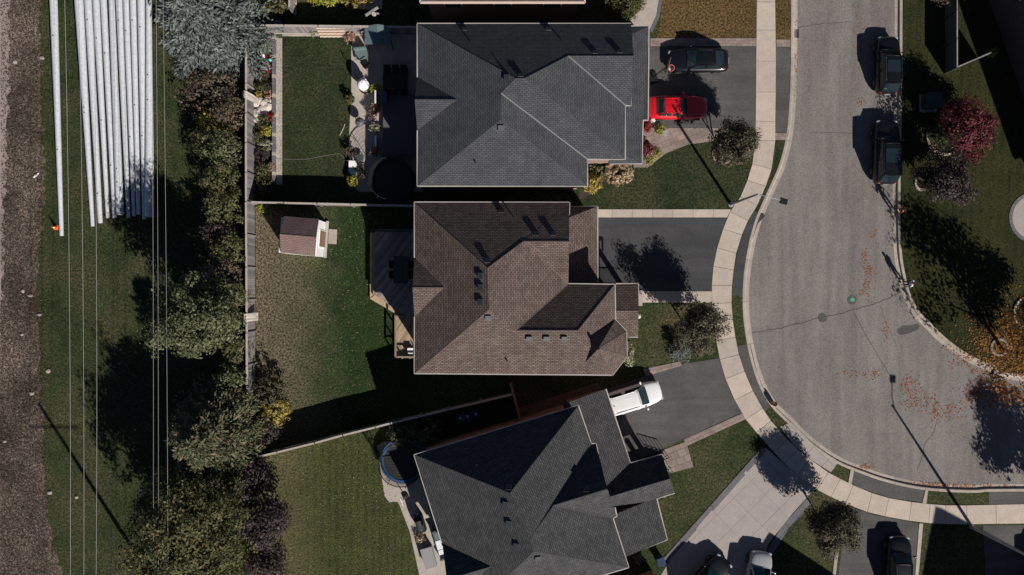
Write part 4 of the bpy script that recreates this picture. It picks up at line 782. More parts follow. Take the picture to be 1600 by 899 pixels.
# flower bed of the patio yard
bed = [('crimson', (422, 62), .3, .45, 'red mums at the end of the flower bed by the grey fence'), ('lime', (420, 72), .35, .5, 'yellow green plant just below the end mums'), ('green', (410, 66), .6, 1., 'green shrub in the flower bed corner'), ('green', (413, 80), .5, .7, 'low green shrub above the white birdbath'), ('crimson', (421, 90), .32, .5, 'red mums beside the white birdbath'), ('crimson', (421, 108), .34, .5, 'red mums in the middle of the flower bed'), ('brown', (410, 102), .6, .6, 'brown fading perennials below the birdbath'), ('brown', (408, 116), .55, .5, 'brown fading perennials above the clipped ball'), ('olive', (409, 137), .5, .85, 'clipped green ball shrub in the flower bed'), ('yellow', (402, 151), .38, .5, 'golden ball shrub beside the rocks'), ('purple', (422, 134), .35, .4, 'dark perennial at the wall side of the bed'), ('pinkish', (422, 150), .4, .4, 'pink perennial above the rocks'), ('crimson', (424, 184), .36, .5, 'red flowers spilling over the bed wall below the rocks'), ('green', (414, 190), .5, .6, 'green shrub below the rocks'), ('lime', (418, 205), .5, .5, 'yellow green hosta in the flower bed'), ('olive', (404, 219), .55, .9, 'clipped olive dome shrub against the fence'), ('pale', (416, 228), .6, .5, 'silvery perennial patch in the flower bed'), ('purple', (410, 243), .6, .6, 'dusky perennial patch below the silvery one'), ('pinkish', (424, 262), .4, .5, 'pink flowers along the lower bed wall'), ('green', (412, 266), .65, .7, 'leafy green plant near the lower end of the bed'), ('olive', (416, 287), .75, .8, 'wide clipped dome at the shaded bed end'), ('olive', (414, 303), .55, .6, 'small clipped dome last in the shaded bed')]
for k, g, r_, h_, lb in bed: shrub('garden_plant', lb, g, r_, h_, k, 42, 16, .12, 'plant', 'plants in the rear flower bed', cr=.08)
for i, (x, y, s) in enumerate([(400, 163, .35), (408, 158, .4), (416, 162, .45), (421, 168, .5), (413, 170, .4), (424, 160, .35), (403, 176, .35), (409, 180, .3), (417, 178, .3), (402, 188, .32), (407, 172, .3), (399, 181, .28)]):
    tag(MB().ball(Gp((x, y), s*.3), (s, s*.8, s*.55), 9, 6, .14).build('garden_rock', M['rock']), 'pale boulder in the rock pile of the flower bed', 'rock', 'rocks piled in the flower bed')
# ---------------------------------------------------------------- vehicles
CARKIND = {  # body deck height along the car, windscreen foot/top, rear glass top/foot (fractions from nose), roof height, half width of roof
 'sedan': dict(deck=[.58, .70, .78, .86, .92, .94, .95, .93, .84, .6], wf=.30, wt=.45, rt=.74, rf=.90, H=1.45, rw=.66),
 'coupe': dict(deck=[.55, .68, .80, .88, .92, .94, .98, 1.0, .92, .65], wf=.36, wt=.49, rt=.73, rf=.86, H=1.38, rw=.66),
 'suv': dict(deck=[.62, .82, .95, 1.03, 1.08, 1.08, 1.08, 1.06, .98, .7], wf=.25, wt=.40, rt=.86, rf=.975, H=1.72, rw=.70),
 'bigsuv': dict(deck=[.75, .95, 1.08, 1.14, 1.18, 1.18, 1.18, 1.16, 1.06, .8], wf=.27, wt=.40, rt=.88, rf=.975, H=1.90, rw=.74)}
FR = [0, .025, .08, .2, .32, .5, .75, .9, .97, 1.0]; WR = [.42, .69, .87, .97, 1, 1, 1, .96, .86, .62]
def patch(mb, a, b, c, d, bulge, nrm, nu=6, nv=4, m=.06):
    n0 = len(mb.v); a, b, c, d = map(Vector, (a, b, c, d))
    for j in range(nv+1):
        for i in range(nu+1):
            u = m+(1-2*m)*i/nu; v = m+(1-2*m)*j/nv; p = (a*(1-u)+b*u)*(1-v)+(d*(1-u)+c*u)*v
            mb.v.append(tuple(p+nrm*(bulge*(4*u*(1-u))*(.6+.4*4*v*(1-v))+.012)))
    for j in range(nv):
        for i in range(nu): q = n0+j*(nu+1)+i; mb.f.append((q, q+1, q+nu+2, q+nu+1))
    return mb
def car(name, label, cat, g, head, L, W, kind, pmat, roofmat=None, rails=False, sunroof=False, group=None):
    K = CARKIND[kind]; T = thing(name, label, cat, Gp(g, -.13 if g[0] > 1300 and g[1] < 400 else .016), R(head), group); w = W/2; P = M[pmat]
    mb = MB(); n = 13
    for f, wr, dk in zip(FR, WR, K['deck']):
        x = L/2-f*L; ww = w*wr; lo = .2+(.12 if f in (0, 1.0) else 0); s = dk-lo
        half = [(0, lo), (ww*.8, lo), (ww*.96, lo+s*.12), (ww, lo+s*.4), (ww*.99, lo+s*.68), (ww*.93, lo+s*.93), (ww*.62, dk+.02)]
        sec = half+[(0, dk+.045)]+[(-y, z) for y, z in half[::-1][:-1]]
        n = len(sec); mb.v += [(x, y, z) for y, z in sec]
    m = len(FR)
    for i in range(m-1):
        for k in range(n): mb.f.append((i*n+k, (i+1)*n+k, (i+1)*n+(k+1) % n, i*n+(k+1) % n))
    mb.f.append(tuple(range(n))); mb.f.append(tuple(range((m-1)*n, m*n))[::-1])
    body = mb.build('body', P, T, smooth=True); ss = body.modifiers.new('s', 'SUBSURF'); ss.levels = 2; ss.render_levels = 2
    zb = K['deck'][5]; X = lambda f: L/2-f*L
    zf = np.interp(K['wf'], FR, K['deck']); zr = np.interp(K['rf'], FR, K['deck']); bw = w*.9; rw = w*K['rw']; H = K['H']
    b = [(X(K['wf']), bw*.92, zf), (X(K['wf']), -bw*.92, zf), (X(K['rf']), -bw*.86, zr), (X(K['rf']), bw*.86, zr)]
    t = [(X(K['wt']), rw*.95, H-.05), (X(K['wt']), -rw*.95, H-.05), (X(K['rt']), -rw*.93, H-.04), (X(K['rt']), rw*.93, H-.04)]
    b = [Vector(q) for q in b]; t = [Vector(q) for q in t]
    cab = MB()                                   # painted cabin shell with arched roof skin
    nx, ny = 8, 8; n0 = 0
    for i in range(nx+1):
        for j in range(ny+1):
            u = i/nx; v = j/ny; p = (t[0]*(1-v)+t[1]*v)*(1-u)+(t[3]*(1-v)+t[2]*v)*u; cab.v.append((p.x+.05*(4*v*(1-v)-.3)*(1 if u < .5 else -1)*abs(1-2*u), p.y, p.z+.05*(1-(2*v-1)**4)+.035*(1-(2*u-1)**2)))
    for i in range(nx):
        for j in range(ny): q = i*(ny+1)+j; cab.f.append((q, q+1, q+ny+2, q+ny+1)[::-1])
    rim = [i*(ny+1) for i in range(nx, -1, -1)]+[j for j in range(1, ny+1)]+[i*(ny+1)+ny for i in range(1, nx+1)]+[nx*(ny+1)+j for j in range(ny-1, 0, -1)]
    n1 = len(cab.v); cab.v += [tuple(x-Vector((0, 0, .12))) for x in b]
    corner = {nx*(ny+1): 3, 0: 0, ny: 1, nx*(ny+1)+ny: 2}
    for seg in ([i*(ny+1) for i in range(nx, -1, -1)], list(range(0, ny+1)), [i*(ny+1)+ny for i in range(nx+1)], [nx*(ny+1)+j for j in range(ny, -1, -1)]):
        A_, B_ = corner[seg[0]], corner[seg[-1]]; cab.f.append(tuple(seg[::-1])+(n1+A_, n1+B_))
    cb = cab.build('cabin', P, T, smooth=False); bv = cb.modifiers.new('b', 'BEVEL'); bv.width = .07; bv.segments = 3; bv.limit_method = 'ANGLE'; bv.angle_limit = R(25)
    def glass(nm, a, b_, c, d, bulge, nrm, gm='glass', mm=.06): return patch(MB(), a, b_, c, d, bulge, Vector(nrm).normalized(), m=mm).build(nm, M[gm], T, smooth=True)
    glass('windshield', b[0], b[1], t[1], t[0], .07, (1, 0, 1), 'glass2'); glass('rear_window', b[2], b[3], t[3], t[2], .05, (-1, 0, .8))
    for s_, (i0, i1) in ((1, (3, 0)), (-1, (1, 2))):
        for q in (0, 1):
            a_ = b[i0].lerp(b[i1], .5*q+.02); b_ = b[i0].lerp(b[i1], .5*q+.48); c_ = t[i0].lerp(t[i1], .5*q+.48); d_ = t[i0].lerp(t[i1], .5*q+.02)
            glass('side_window', a_, b_, c_, d_, .01, (0, s_, .6))
        mr = MB().ball((X(K['wf'])-.28, s_*(w+.1), zb+.06), (.09, .12, .085), 8, 6).box((X(K['wf'])-.26, s_*(w-.02), zb+.02), (.07, .16, .05)).build('mirror', P, T, smooth=False)
        for nm, x0, mm, zz in (('headlight', L/2-.17, 'lamp', K['deck'][1]-.1), ('tail_light', -L/2+.16, 'tail', K['deck'][8]-.2)):
            MB().ball((x0, s_*w*.62, zz), (.13, .2, .07), 10, 6).build(nm, M[mm], T)
        for xw in (L*.31, -L*.29):
            ty = MB().tube([(xw, s_*(w-.22), .33), (xw, s_*(w-.20), .33), (xw, s_*(w+.0), .33), (xw, s_*(w+.015), .33)], [.28, .33, .33, .27], 20).build('tyre', M['rubber'], T)
            MB().tube([(xw, s_*(w-.05), .33), (xw, s_*(w+.022), .33)], [.21, .2], 14).build('rim', M['rim'], ty)
        for xd in (.06, -.2): MB().box((L*xd, s_*(w*.985), zb-.18), (.18, .03, .03)).build('door_handle', P, T)
        if rails: MB().tube([(t[0].x-.1, s_*rw*.9, H+.0), (t[0].x-.25, s_*rw*.9, H+.07), (t[3].x+.3, s_*rw*.9, H+.07), (t[3].x+.1, s_*rw*.9, H+.0)], .022, 6).build('roof_rail', M['chrome'], T)
    if roofmat or sunroof: MB().box(((t[0].x+t[3].x)/2+(.25 if sunroof else 0), 0, H+.042), ((t[0].x-t[3].x)*(.45 if sunroof else .86), rw*1.5, .015)).build('roof_panel', M[roofmat or 'glass'], T)
    MB().box((L/2-.035, 0, .52), (.06, W*.5, .16)).build('grille', M['black'], T); MB().box((-L/2+.0, 0, K['deck'][8]*.62), (.05, .45, .12)).build('licence_plate', M['grey_box'], T)
    ant = MB().tube([(t[3].x+.25, 0, H-.02), (t[3].x+.12, 0, H+.12)], [.035, .012], 6).build('antenna', M['black'], T)
    return T
car('parked_car', 'glossy black car on the driveway beside the red car', 'car', (1088, 98), 180, 4.75, 1.86, 'sedan', 'p_navy')
car('parked_car', 'bright red coupe tucked under the garage eave of the grey house', 'car', (1056, 171), 0, 4.7, 1.86, 'coupe', 'p_red')
car('parked_car', 'white car half under the garage eave of the charcoal house', 'car', (985, 621), 17, 4.8, 1.9, 'suv', 'p_white')
car('parked_suv', 'black sport utility vehicle with chrome roof rails at the kerb by the corner fence', 'car', (1382, 105), 90, 4.5, 1.88, 'suv', 'p_black', rails=True, sunroof=True)
car('parked_suv', 'large black sport utility vehicle at the kerb opposite the crimson maple', 'car', (1379, 240), 90, 5.0, 2.0, 'bigsuv', 'p_black', rails=False, sunroof=True)
car('parked_suv', 'dark vehicle whose tail just enters at the road end', 'car', (1378, -46), 90, 4.6, 1.86, 'suv', 'p_silver')
car('parked_suv', 'dark vehicle with pale roof panel on the shaded concrete driveway', 'car', (1099, 904), 48, 4.7, 1.9, 'suv', 'p_navy', roofmat='p_silver')
car('parked_suv', 'silver vehicle with white roof panel on the concrete driveway', 'car', (1180, 902), 82, 4.6, 1.9, 'suv', 'p_silver', roofmat='p_white')
car('parked_suv', 'dark vehicle with roof rails on the asphalt driveway by the bronze tree', 'car', (1397, 880), 88, 4.7, 1.9, 'suv', 'p_black', rails=True)
car('parked_car', 'car beyond the house shadow whose outline darkens the far driveway', 'car', (1626, 888), 90, 4.6, 1.85, 'suv', 'p_black')
# ---------------------------------------------------------------- street lamps, people, street things
def lamp(label, base, arm, rz=0):
    B = Gp(base); T = thing('street_lamp', label, 'street lamp', B)
    MB().tube([(0, 0, -.05), (0, 0, 3.5), (0, 0, 7.2)], [.13, .105, .075], 12).build('pole', M['lamp_grey'], T); MB().disc((0, 0), .2, -.02, .06, 16).build('base_plate', M['lamp_grey'], T)
    a = Vector((*arm, 0)); e = Vector((0, 0, 7.0)); p = MB().tube([e, e+a*.3+Vector((0, 0, .32)), e+a*.9+Vector((0, 0, .42))], [.04, .035, .03], 8).build('arm', M['lamp_grey'], T)
    q = e+a+Vector((0, 0, .40)); hd = MB().box(q, (.55, .42, .13), math.atan2(a.y, a.x), .8).build('lamp_head', M['black'], T); MB().box(q-Vector((0, 0, .075)), (.36, .28, .03), math.atan2(a.y, a.x)).build('lens', M['lamp'], hd)
    MB().box((0, 0, 7.22), (.14, .14, .06)).build('pole_cap', M['lamp_grey'], T)
b1 = Gp((1142, 320)); h1w = Wp((1225, 314.5), 7.4)
lamp('slim grey street lamp standing where walkway meets sidewalk', (1142, 320), (h1w.x-b1.x, h1w.y-b1.y))
lamp('street lamp rising from the pointed house shadow', (1518, 823), (.15, 1.9))
def person(label, g, rz, top, bottom, pose):
    T = thing('person', label, 'person', Gp(g, .03), rz)
    J = dict(pel=(0, 0, .93), w=(0, 0, 1.1), ch=(.01, 0, 1.3), nk=(.01, 0, 1.47), hd=(.03, 0, 1.58), ht=(.03, 0, 1.7), ls=(0, .19, 1.40), rs=(0, -.19, 1.40), lh=(0, .1, .9), rh=(0, -.1, .9), lk=(.03, .11, .5), rk=(.0, -.12, .5), la=(-.01, .12, .09), ra=(-.04, -.13, .09), lt=(.15, .13, .03), rt=(.13, -.15, .03)); J.update(pose)
    def skin(name, chain, mat, par, sub=1):
        vs = []; es = []; rr = []; ix = {}
        for ch in chain:
            prev = None
            for k, r_ in ch:
                if k not in ix: ix[k] = len(vs); vs.append(J[k] if isinstance(k, str) else k); rr.append(r_)
                if prev is not None: es.append((ix[prev], ix[k]))
                prev = k
        me = bpy.data.meshes.new(name); me.from_pydata(vs, es, []); o = link(name, me, mat, par); md = o.modifiers.new('skin', 'SKIN'); md.use_smooth_shade = True
        for i, s in enumerate(me.skin_vertices[0].data): q = rr[i]; s.radius = q if hasattr(q, '__len__') else (q, q); s.use_root = (i == 0)
        sb = o.modifiers.new('sub', 'SUBSURF'); sb.levels = sub; sb.render_levels = sub; return o
    ch = [[('pel', .12), ('w', .115), ('ch', .13), ('nk', .055), ('hd', .09), ('ht', .075)]]
    for s in 'lr':
        ch += [[('ch', .13), (s+'s', .065), (s+'e', .045), (s+'w', .03)], [('pel', .12), (s+'h', .085), (s+'k', .06), (s+'a', .04), (s+'t', .035)]]
        w_ = Vector(J[s+'w']); d = (w_-Vector(J[s+'e'])).normalized(); sd = Vector((-d.y, d.x, 0)); sd = sd.normalized() if sd.length > .1 else Vector((1, 0, 0)); pm = tuple(w_+d*.07); J[s+'p'] = pm; ch.append([(s+'w', .03), (s+'p', .03)])
        for k, (o_, l_) in enumerate(((-.03, .065), (-.01, .08), (.01, .075), (.03, .06))): ch.append([(s+'p', .03), (tuple(Vector(pm)+sd*o_+d*l_*.6), .009), (tuple(Vector(pm)+sd*o_+d*l_+Vector((.012, 0, 0))), .008)])
        ch.append([(s+'w', .03), (tuple(w_+sd*.045+d*.03), .010), (tuple(w_+sd*.055+d*.06), .009)])
    skin('body', ch, M['skin'], T)
    skin('shirt', [[('w', .145), ('ch', .16), ((.01, 0, 1.43), .09)], [('ch', .16), ('ls', .085), ('le', .06)], [('ch', .16), ('rs', .085), ('re', .06)]], M[top], T)
    skin('trousers', [[('pel', .145), ('w', .13)], [('pel', .145), ('lh', .105), ('lk', .078), ('la', .058)], [('pel', .145), ('rh', .105), ('rk', .078), ('ra', .058)]], M[bottom], T)
    hr = MB().ball((.01, 0, 1.655), (.108, .098, .105), 12, 8).build('hair', M['hair'], T, smooth=True); MB().ball((.125, 0, 1.595), (.02, .014, .02), 6, 5).build('nose', M['skin'], T)
    for s in (-1, 1): MB().ball((.108, s*.035, 1.62), .011, 6, 5).build('eye', M['black'], T); MB().ball((.02, s*.098, 1.6), (.025, .012, .035), 6, 5).build('ear', M['skin'], T); MB().ball((.05 if s > 0 else .03, s*.13, .035), (.14, .05, .045), 8, 6).build('shoe', M['black'], T, smooth=True)
    MB().ball((.113, 0, 1.545), (.01, .03, .008), 6, 5).build('mouth', M['pink'], T)
    return T
person('person in dark maroon top standing on the kerb with one arm raised', (1398, 331), 2.6, 'maroon', 'dark_cloth', dict(le=(.05, .26, 1.13), lw=(.28, .2, 1.3), re=(-.02, -.27, 1.12), rw=(.1, -.28, .9)))
person('person in white shirt and jeans standing in the tree shade by the kerb', (1412, 443), 2.9, 'white_cloth', 'denim', dict(le=(-.02, .27, 1.12), lw=(.06, .28, .88), re=(-.02, -.27, 1.12), rw=(.08, -.27, .88)))
def manhole(label, g, spray):
    c = Gp(g); T = thing('manhole', label, 'manhole', (c.x, c.y, -.13)); MB().ring((0, 0), .30, .36, -.02, .012, 28).build('rim', M['iron'], T); cv = MB().disc((0, 0), .30, -.02, .008, 28).build('cover', M['iron'], T)
    for k in range(4): MB().box((0, -.18+k*.12, .011), (.42, .04, .008)).build('tread_bar', M['iron'], cv)
    if spray: MB().disc((.05, .02), .17, .012, .0165, 9).build('paint_mark', M['green_spray'], cv)
manhole('round manhole cover sprayed with green paint', (1332, 469), True); manhole('plain round manhole cover on the road crack', (1286, 497), False); manhole('plain manhole cover near the golden tree shadow', (1539, 728), False)
c = Gp((1243.5, 52)); T = thing('storm_drain', 'black slotted storm drain grate against the kerb', 'drain', (c.x, c.y, -.125)); MB().box((0, 0, 0), (.56, .66, .012)).build('frame', M['black'], T)
for k in range(5): MB().box((-.2+k*.1, 0, .012), (.05, .6, .02)).build('bar', M['iron'], T)
# paper yard-waste bag
c = Gp((1207, 630), .0); T = thing('yard_waste_bag', 'open brown paper yard waste bag standing by the kerb', 'bag', (c.x, c.y, .01)); q = MB(); n0 = 0
for z, s in ((0, .19), (.3, .2), (.62, .195), (.66, .18), (.45, .165)):
    for i in range(12): t_ = i*math.pi/6; e = 1/max(abs(math.cos(t_)), abs(math.sin(t_)))**.7; q.v.append((s*e*math.cos(t_)+random.uniform(-.012, .012), s*e*.8*math.sin(t_)+random.uniform(-.012, .012), z))
for j in range(4):
    for i in range(12): q.f.append((j*12+i, j*12+(i+1) % 12, j*12+12+(i+1) % 12, j*12+12+i))
q.f.append(tuple(range(48, 60))); q.build('paper_sack', M['paper'], T); link('leaves', npmesh('leaves', leaves(rng.normal(size=(60, 3))*np.array([.08, .07, .05])+np.array([0, 0, .52]), .1)), LF['tan'], T)
# leaf litter
lp = []
for x, y, sx, sy, n in [(1365, 366, 4, 4, 30), (1352, 400, 3, 8, 60), (1358, 425, 4, 10, 90), (1355, 452, 6, 10, 90), (1384, 520, 3, 7, 40), (1335, 585, 18, 4, 60), (1370, 585, 4, 3, 40), (1420, 600, 6, 10, 90), (1430, 622, 10, 10, 130), (1462, 640, 3, 12, 110), (1445, 635, 14, 8, 80), (1485, 645, 10, 9, 90), (1530, 612, 9, 8, 300), (1545, 622, 14, 9, 160), (1520, 625, 14, 12, 110), (1570, 612, 16, 10, 200), (1450, 758, 20, 2.5, 160), (1500, 761, 22, 2, 160), (1560, 762, 22, 2, 120), (1352, 731, 10, 3, 70), (1340, 25, 6, 12, 30), (1344, 75, 4, 14, 40), (1346, 160, 4, 6, 30), (1510, 565, 14, 5, 90), (1545, 580, 14, 5, 110), (1245, 100, 1.5, 60, 60)]:
    g = np.stack([rng.normal(x, sx, n), rng.normal(y, sy, n)], 1); g = g[:max(8, int(n*.62))]; n = len(g); lp.append(np.stack([(g[:, 0]-800)/20, (449.5-g[:, 1])/20, np.full(n, -.118)+rng.uniform(0, .015, n)], 1))
tag(link('leaf_litter', npmesh('leaf_litter', leaves(np.concatenate(lp), .13, .7, 3.)), LF['litter']), 'rust coloured fallen leaves scattered over the road', 'leaves', kind='stuff')
n = 2600; g = np.stack([rng.normal(1572, 34, n), rng.normal(545, 34, n)], 1); g = g[(g[:, 1] < 560+.35*(g[:, 0]-1500))]
tag(link('leaf_litter', npmesh('leaf_litter', leaves(np.stack([(g[:, 0]-800)/20, (449.5-g[:, 1])/20, rng.uniform(.03, .06, len(g))], 1), .14, .7, 3.)), LF['orange']), 'golden fallen leaves covering the grass under the sparse tree', 'leaves', kind='stuff')
n = 900; gx = rng.uniform(404, 600, n); gy = rng.uniform(330, 660, n); k = (gy < 700-.22*(gx-404))
tag(link('lawn_leaves', npmesh('lawn_leaves', leaves(np.stack([(gx[k]-800)/20, (449.5-gy[k])/20, rng.uniform(.02, .04, k.sum())], 1), .10, .6, 3.)), LF['straw']), 'tiny pale leaves dotted over the worn lawn', 'leaves', kind='stuff')
n = 700; gx = rng.uniform(470, 620, n); gy = rng.uniform(690, 900, n)
tag(link('lawn_leaves', npmesh('lawn_leaves', leaves(np.stack([(gx-800)/20, (449.5-gy)/20, rng.uniform(.02, .04, n)], 1), .09, .6, 3.)), LF['straw']), 'tiny pale leaves dotted over the striped lawn', 'leaves', kind='stuff')
# verge tufts and stones
n = 14000; gx = rng.uniform(2, 74, n); gy = rng.uniform(-20, 920, n); k = gx < 60+.02*gy
tag(link('weed_tufts', npmesh('weed_tufts', leaves(np.stack([(gx[k]-800)/20, (449.5-gy[k])/20, rng.uniform(.02, .06, k.sum())], 1), .15, .3, 1.6)), LF['weed']), 'brown weed tufts along the gravel track', 'weeds', kind='stuff')
for x, y in [(66, 91), (24, 97), (57, 274), (36, 455), (62, 492), (48, 462), (35, 523), (50, 615), (8, 690), (78, 770), (120, 777), (76, 580)]:
    tag(MB().ball(Gp((x, y), .04), (random.uniform(.12, .22), random.uniform(.1, .18), .08), 8, 5, .15).build('pale_stone', M['stone']), 'pale stone lying on the weedy verge', 'stone', 'stones on the weedy verge')
tag(MB().beam(Gp((53, 278), .05), Gp((61, 271), .05), .1, .03).build('scrap_plank', M['white_hi']), 'short white scrap of wood on the verge', 'plank')
# lying poles
PL = [(81, 92.7, 95, 101, 369, 'lone long pale pole lying apart beside the traffic cone'), (120, 133.4, 143.5, 149, 354, None), (134.5, 146, 155, 162, 349, None), (147, 158, 167, 172.5, 341, None), (159, 169, 177.5, 183.5, 341, None), (172, 181, 184.5, 196, 336, 'pale pole with its thick end towards the cone, inside the row'), (183, 193.5, 199.5, 205, 341, None), (194, 203.5, 208, 213.5, 338, None), (205, 215, 215, 221, 336, None), (217, 228.5, 224, 230, 343, None), (230, 238.5, 230, 244, 340, 'pale pole at the hedge side edge of the row')]
ORD = iter(['first', 'second', 'third', 'fourth', 'fifth', 'sixth', 'seventh', 'eighth', 'ninth', 'tenth'])
for x0, x1, x2, x3, ye, lb in PL:
    od = next(ORD) if x0 > 100 else ''
    r0, r1 = (x1-x0)/40, (x3-x2)/40; xa, xb = (x0+x1)/2, (x2+x3)/2; ex = (xa-xb)/ye; ye0 = -70; xA = xa-ex*ye0*-1*-1
    ra = r0+(r0-r1)*70/ye; A_ = Gp((xa+ex*70, ye0), ra); B_ = Gp((xb, ye), r1)
    T = thing('utility_pole', lb or 'long pale tapered pole, %s in the row counted from the lone pole' % od, 'pole', (A_.x, A_.y, 0), 0, 'long poles lying on the meadow')
    mb = MB(); pts = [A_.lerp(B_, k/6) for k in range(7)]; mb.tube(pts, [ra+(r1-ra)*k/6 for k in range(7)], 16, False); mb.build('shaft', M['pole'], T, True, True)
    d = (B_-A_).normalized(); e = MB(); u = d.cross(Vector((0, 0, 1))).normalized(); w_ = u.cross(d); nn = 16
    for rr in (r1, r1*.6): e.v += [tuple(B_+(u*math.cos(2*math.pi*i/nn)+w_*math.sin(2*math.pi*i/nn))*rr) for i in range(nn)]
    e.v += [tuple(B_-d*.5+(u*math.cos(2*math.pi*i/nn)+w_*math.sin(2*math.pi*i/nn))*r1*.6) for i in range(nn)]
    for i in range(nn): j = (i+1) % nn; e.f.append((i, j, nn+j, nn+i)); e.f.append((nn+i, nn+j, 2*nn+j, 2*nn+i))
    e.f.append(tuple(range(2*nn, 3*nn))); e.build('hollow_end', M['pole'], T, True)
    for q in (random.uniform(.2, .9), random.uniform(.2, .9)):
        p = A_.lerp(B_, q)+Vector((0, 0, ra+(r1-ra)*q-.01)); MB().disc((p.x, p.y), .055, p.z, p.z+.02, 8).build('bolt_hole_plug', M['vent'], T, True)
T = thing('traffic_cone', 'orange traffic cone with white collar beside the lone pole', 'cone', Gp((88, 356), .01)); MB().box((0, 0, .02), (.36, .36, .04)).build('base', M['orange'], T)
MB().tube([(0, 0, .04), (0, 0, .35)], [.14, .085], 14).build('cone_section', M['orange'], T); MB().tube([(0, 0, .35), (0, 0, .5)], [.085, .06], 14).build('white_band', M['white_hi'], T); MB().tube([(0, 0, .5), (0, 0, .7)], [.06, .025], 14).build('cone_section', M['orange'], T)
# power lines on poles that stand outside the frame
def wire(label, xa, xb, z, group, fb=.157, rad=.015):                # seen x at the top and bottom edge of the photograph
    A_, B_ = Wp((xa, 0), z), Wp((xb, 899), z); d = B_-A_; A2 = A_-d*.35; B2 = B_+d*fb
    pts = [A2.lerp(B2, k/20)-Vector((0, 0, .5*(1-(2*k/20-1)**2)-.5)) for k in range(21)]
    tag(MB().tube(pts, rad, 6).build('power_line', M['wire']), label, 'wire', group); return A2+Vector((0, 0, .5)), B2+Vector((0, 0, .5))
g1 = 'overhead wires above the lying poles'; g2 = 'overhead wires beside the hedge'
e1 = [wire(l, a, b, 10.4, g1) for l, a, b in (('overhead wire crossing between the lone pole and the row', 103, 114), ('middle overhead wire of the three above the meadow', 124.5, 135), ('overhead wire of the meadow three nearest the hedge', 148, 154))]
e2 = [wire(l, a, b, 8.0, g2, .7, .013) for l, a, b in (('overhead wire along the meadow side of the hedge', 239, 240), ('thin overhead wire doubled beside the hedge wire', 246, 248), ('overhead wire closest to the tree crowns', 257, 263))]
def upole(label, pts, z):
    c = sum(pts, Vector())/len(pts)+Vector((1., 0, 0)); T = thing('power_pole', label, 'pole', (c.x, c.y, 0)); MB().tube([(0, 0, -.1), (0, 0, z+1.3)], [.19, .12], 10).build('shaft', M['bark'], T)
    MB().box((0, 0, z-.12), (max(abs(p.x-c.x) for p in pts)*2+.2, .08, .08)).build('cross_arm', M['bark'], T)
    for p in pts: MB().tube([(p.x-c.x, 0, z-.06), (p.x-c.x, 0, z+.0)], [.05, .03], 8).build('insulator', M['white'], T)
for i, lb in ((0, 'far'), (1, 'near')):
    upole('wooden power pole carrying the meadow wires, '+('beyond the spruce' if i == 0 else 'casting the diagonal shadow on the meadow'), [x[i] for x in e1], e1[0][i].z); upole('wooden power pole carrying the hedge wires, '+('beyond the spruce' if i == 0 else 'beyond the olive tree'), [x[i] for x in e2], e2[0][i].z)
# ---------------------------------------------------------------- garden things
# draped rugs on the fence
for lb, y0, y1, tilt in (('pale speckled rug draped over the fence beside the rock pile', 152, 163, 8), ('pale speckled rug draped over the fence beside the green tree', 489, 501, -1)):
    x0 = Gp((399, y0)).x; q = MB(); prof = [(-.62, 1.25), (-.30, 1.95), (-.10, 2.34), (0, 2.37), (.12, 2.32), (.34, 1.6), (.42, .75)]; n = 5
    for i, (dx, z) in enumerate(prof):
        for j in range(n+1):
            yy = Gp((0, y0+(y1-y0)*j/n+tilt*(dx+.2))).y; q.v.append((x0+dx+random.uniform(-.02, .02), yy, z+random.uniform(-.015, .015)))
    for i in range(len(prof)-1):
        for j in range(n): a = i*(n+1)+j; q.f.append((a, a+1, a+n+2, a+n+1))
    o = tag(q.build('draped_rug', M['rug']), lb, 'rug'); md = o.modifiers.new('t', 'SOLIDIFY'); md.thickness = .03; md.offset = 1
# shed
T = thing('garden_shed', 'white garden shed with faded red brown gable roof', 'shed', Gp((482, 371)))
fp = [(454, 344), (510, 348), (506, 402), (450, 397)]; fw = gpoly(fp); walls(T, fw, 2.55, M['white_hi'], 'wall')
rf = Roof(); zsr = 3.55; rf.v('a', (443.7, 338), 2.65).v('b', (498, 342.5), 2.65).v('c', (492, 400.5), 2.65).v('d', (438.5, 395), 2.65).v('e', (437, 366), zsr).v('f', (494, 370.5), zsr).f('a', 'b', 'f', 'e').f('c', 'd', 'e', 'f'); so_ = rf.build('roof', M['shed_roof'], T, .1); rf.caps([('e', 'f')], M['cap_brown'], so_, .14)
for s_, (i, j, k) in enumerate((('b', 'c', 'f'), ('a', 'd', 'e'))): dx = Vector((-.02 if s_ == 0 else .12, 0, -.08)); gablewall(T, rf.V[i][2]+dx, rf.V[j][2]+dx, rf.V[k][2]+dx, M['white_hi'])
opening(T, fw[2], fw[1], .5, 1.2, .05, 2.0, 'door', 'white_hi', 'wood_brown'); MB().beam(Gp((512.5, 346), .1), Gp((508.5, 403), .1), .18, .2).build('sill_beam', M['white'], T, True)
sheet('shed_step', M['kerb'], [(514, 358), (527, 359), (526, 382), (513, 381)], .08, .1)
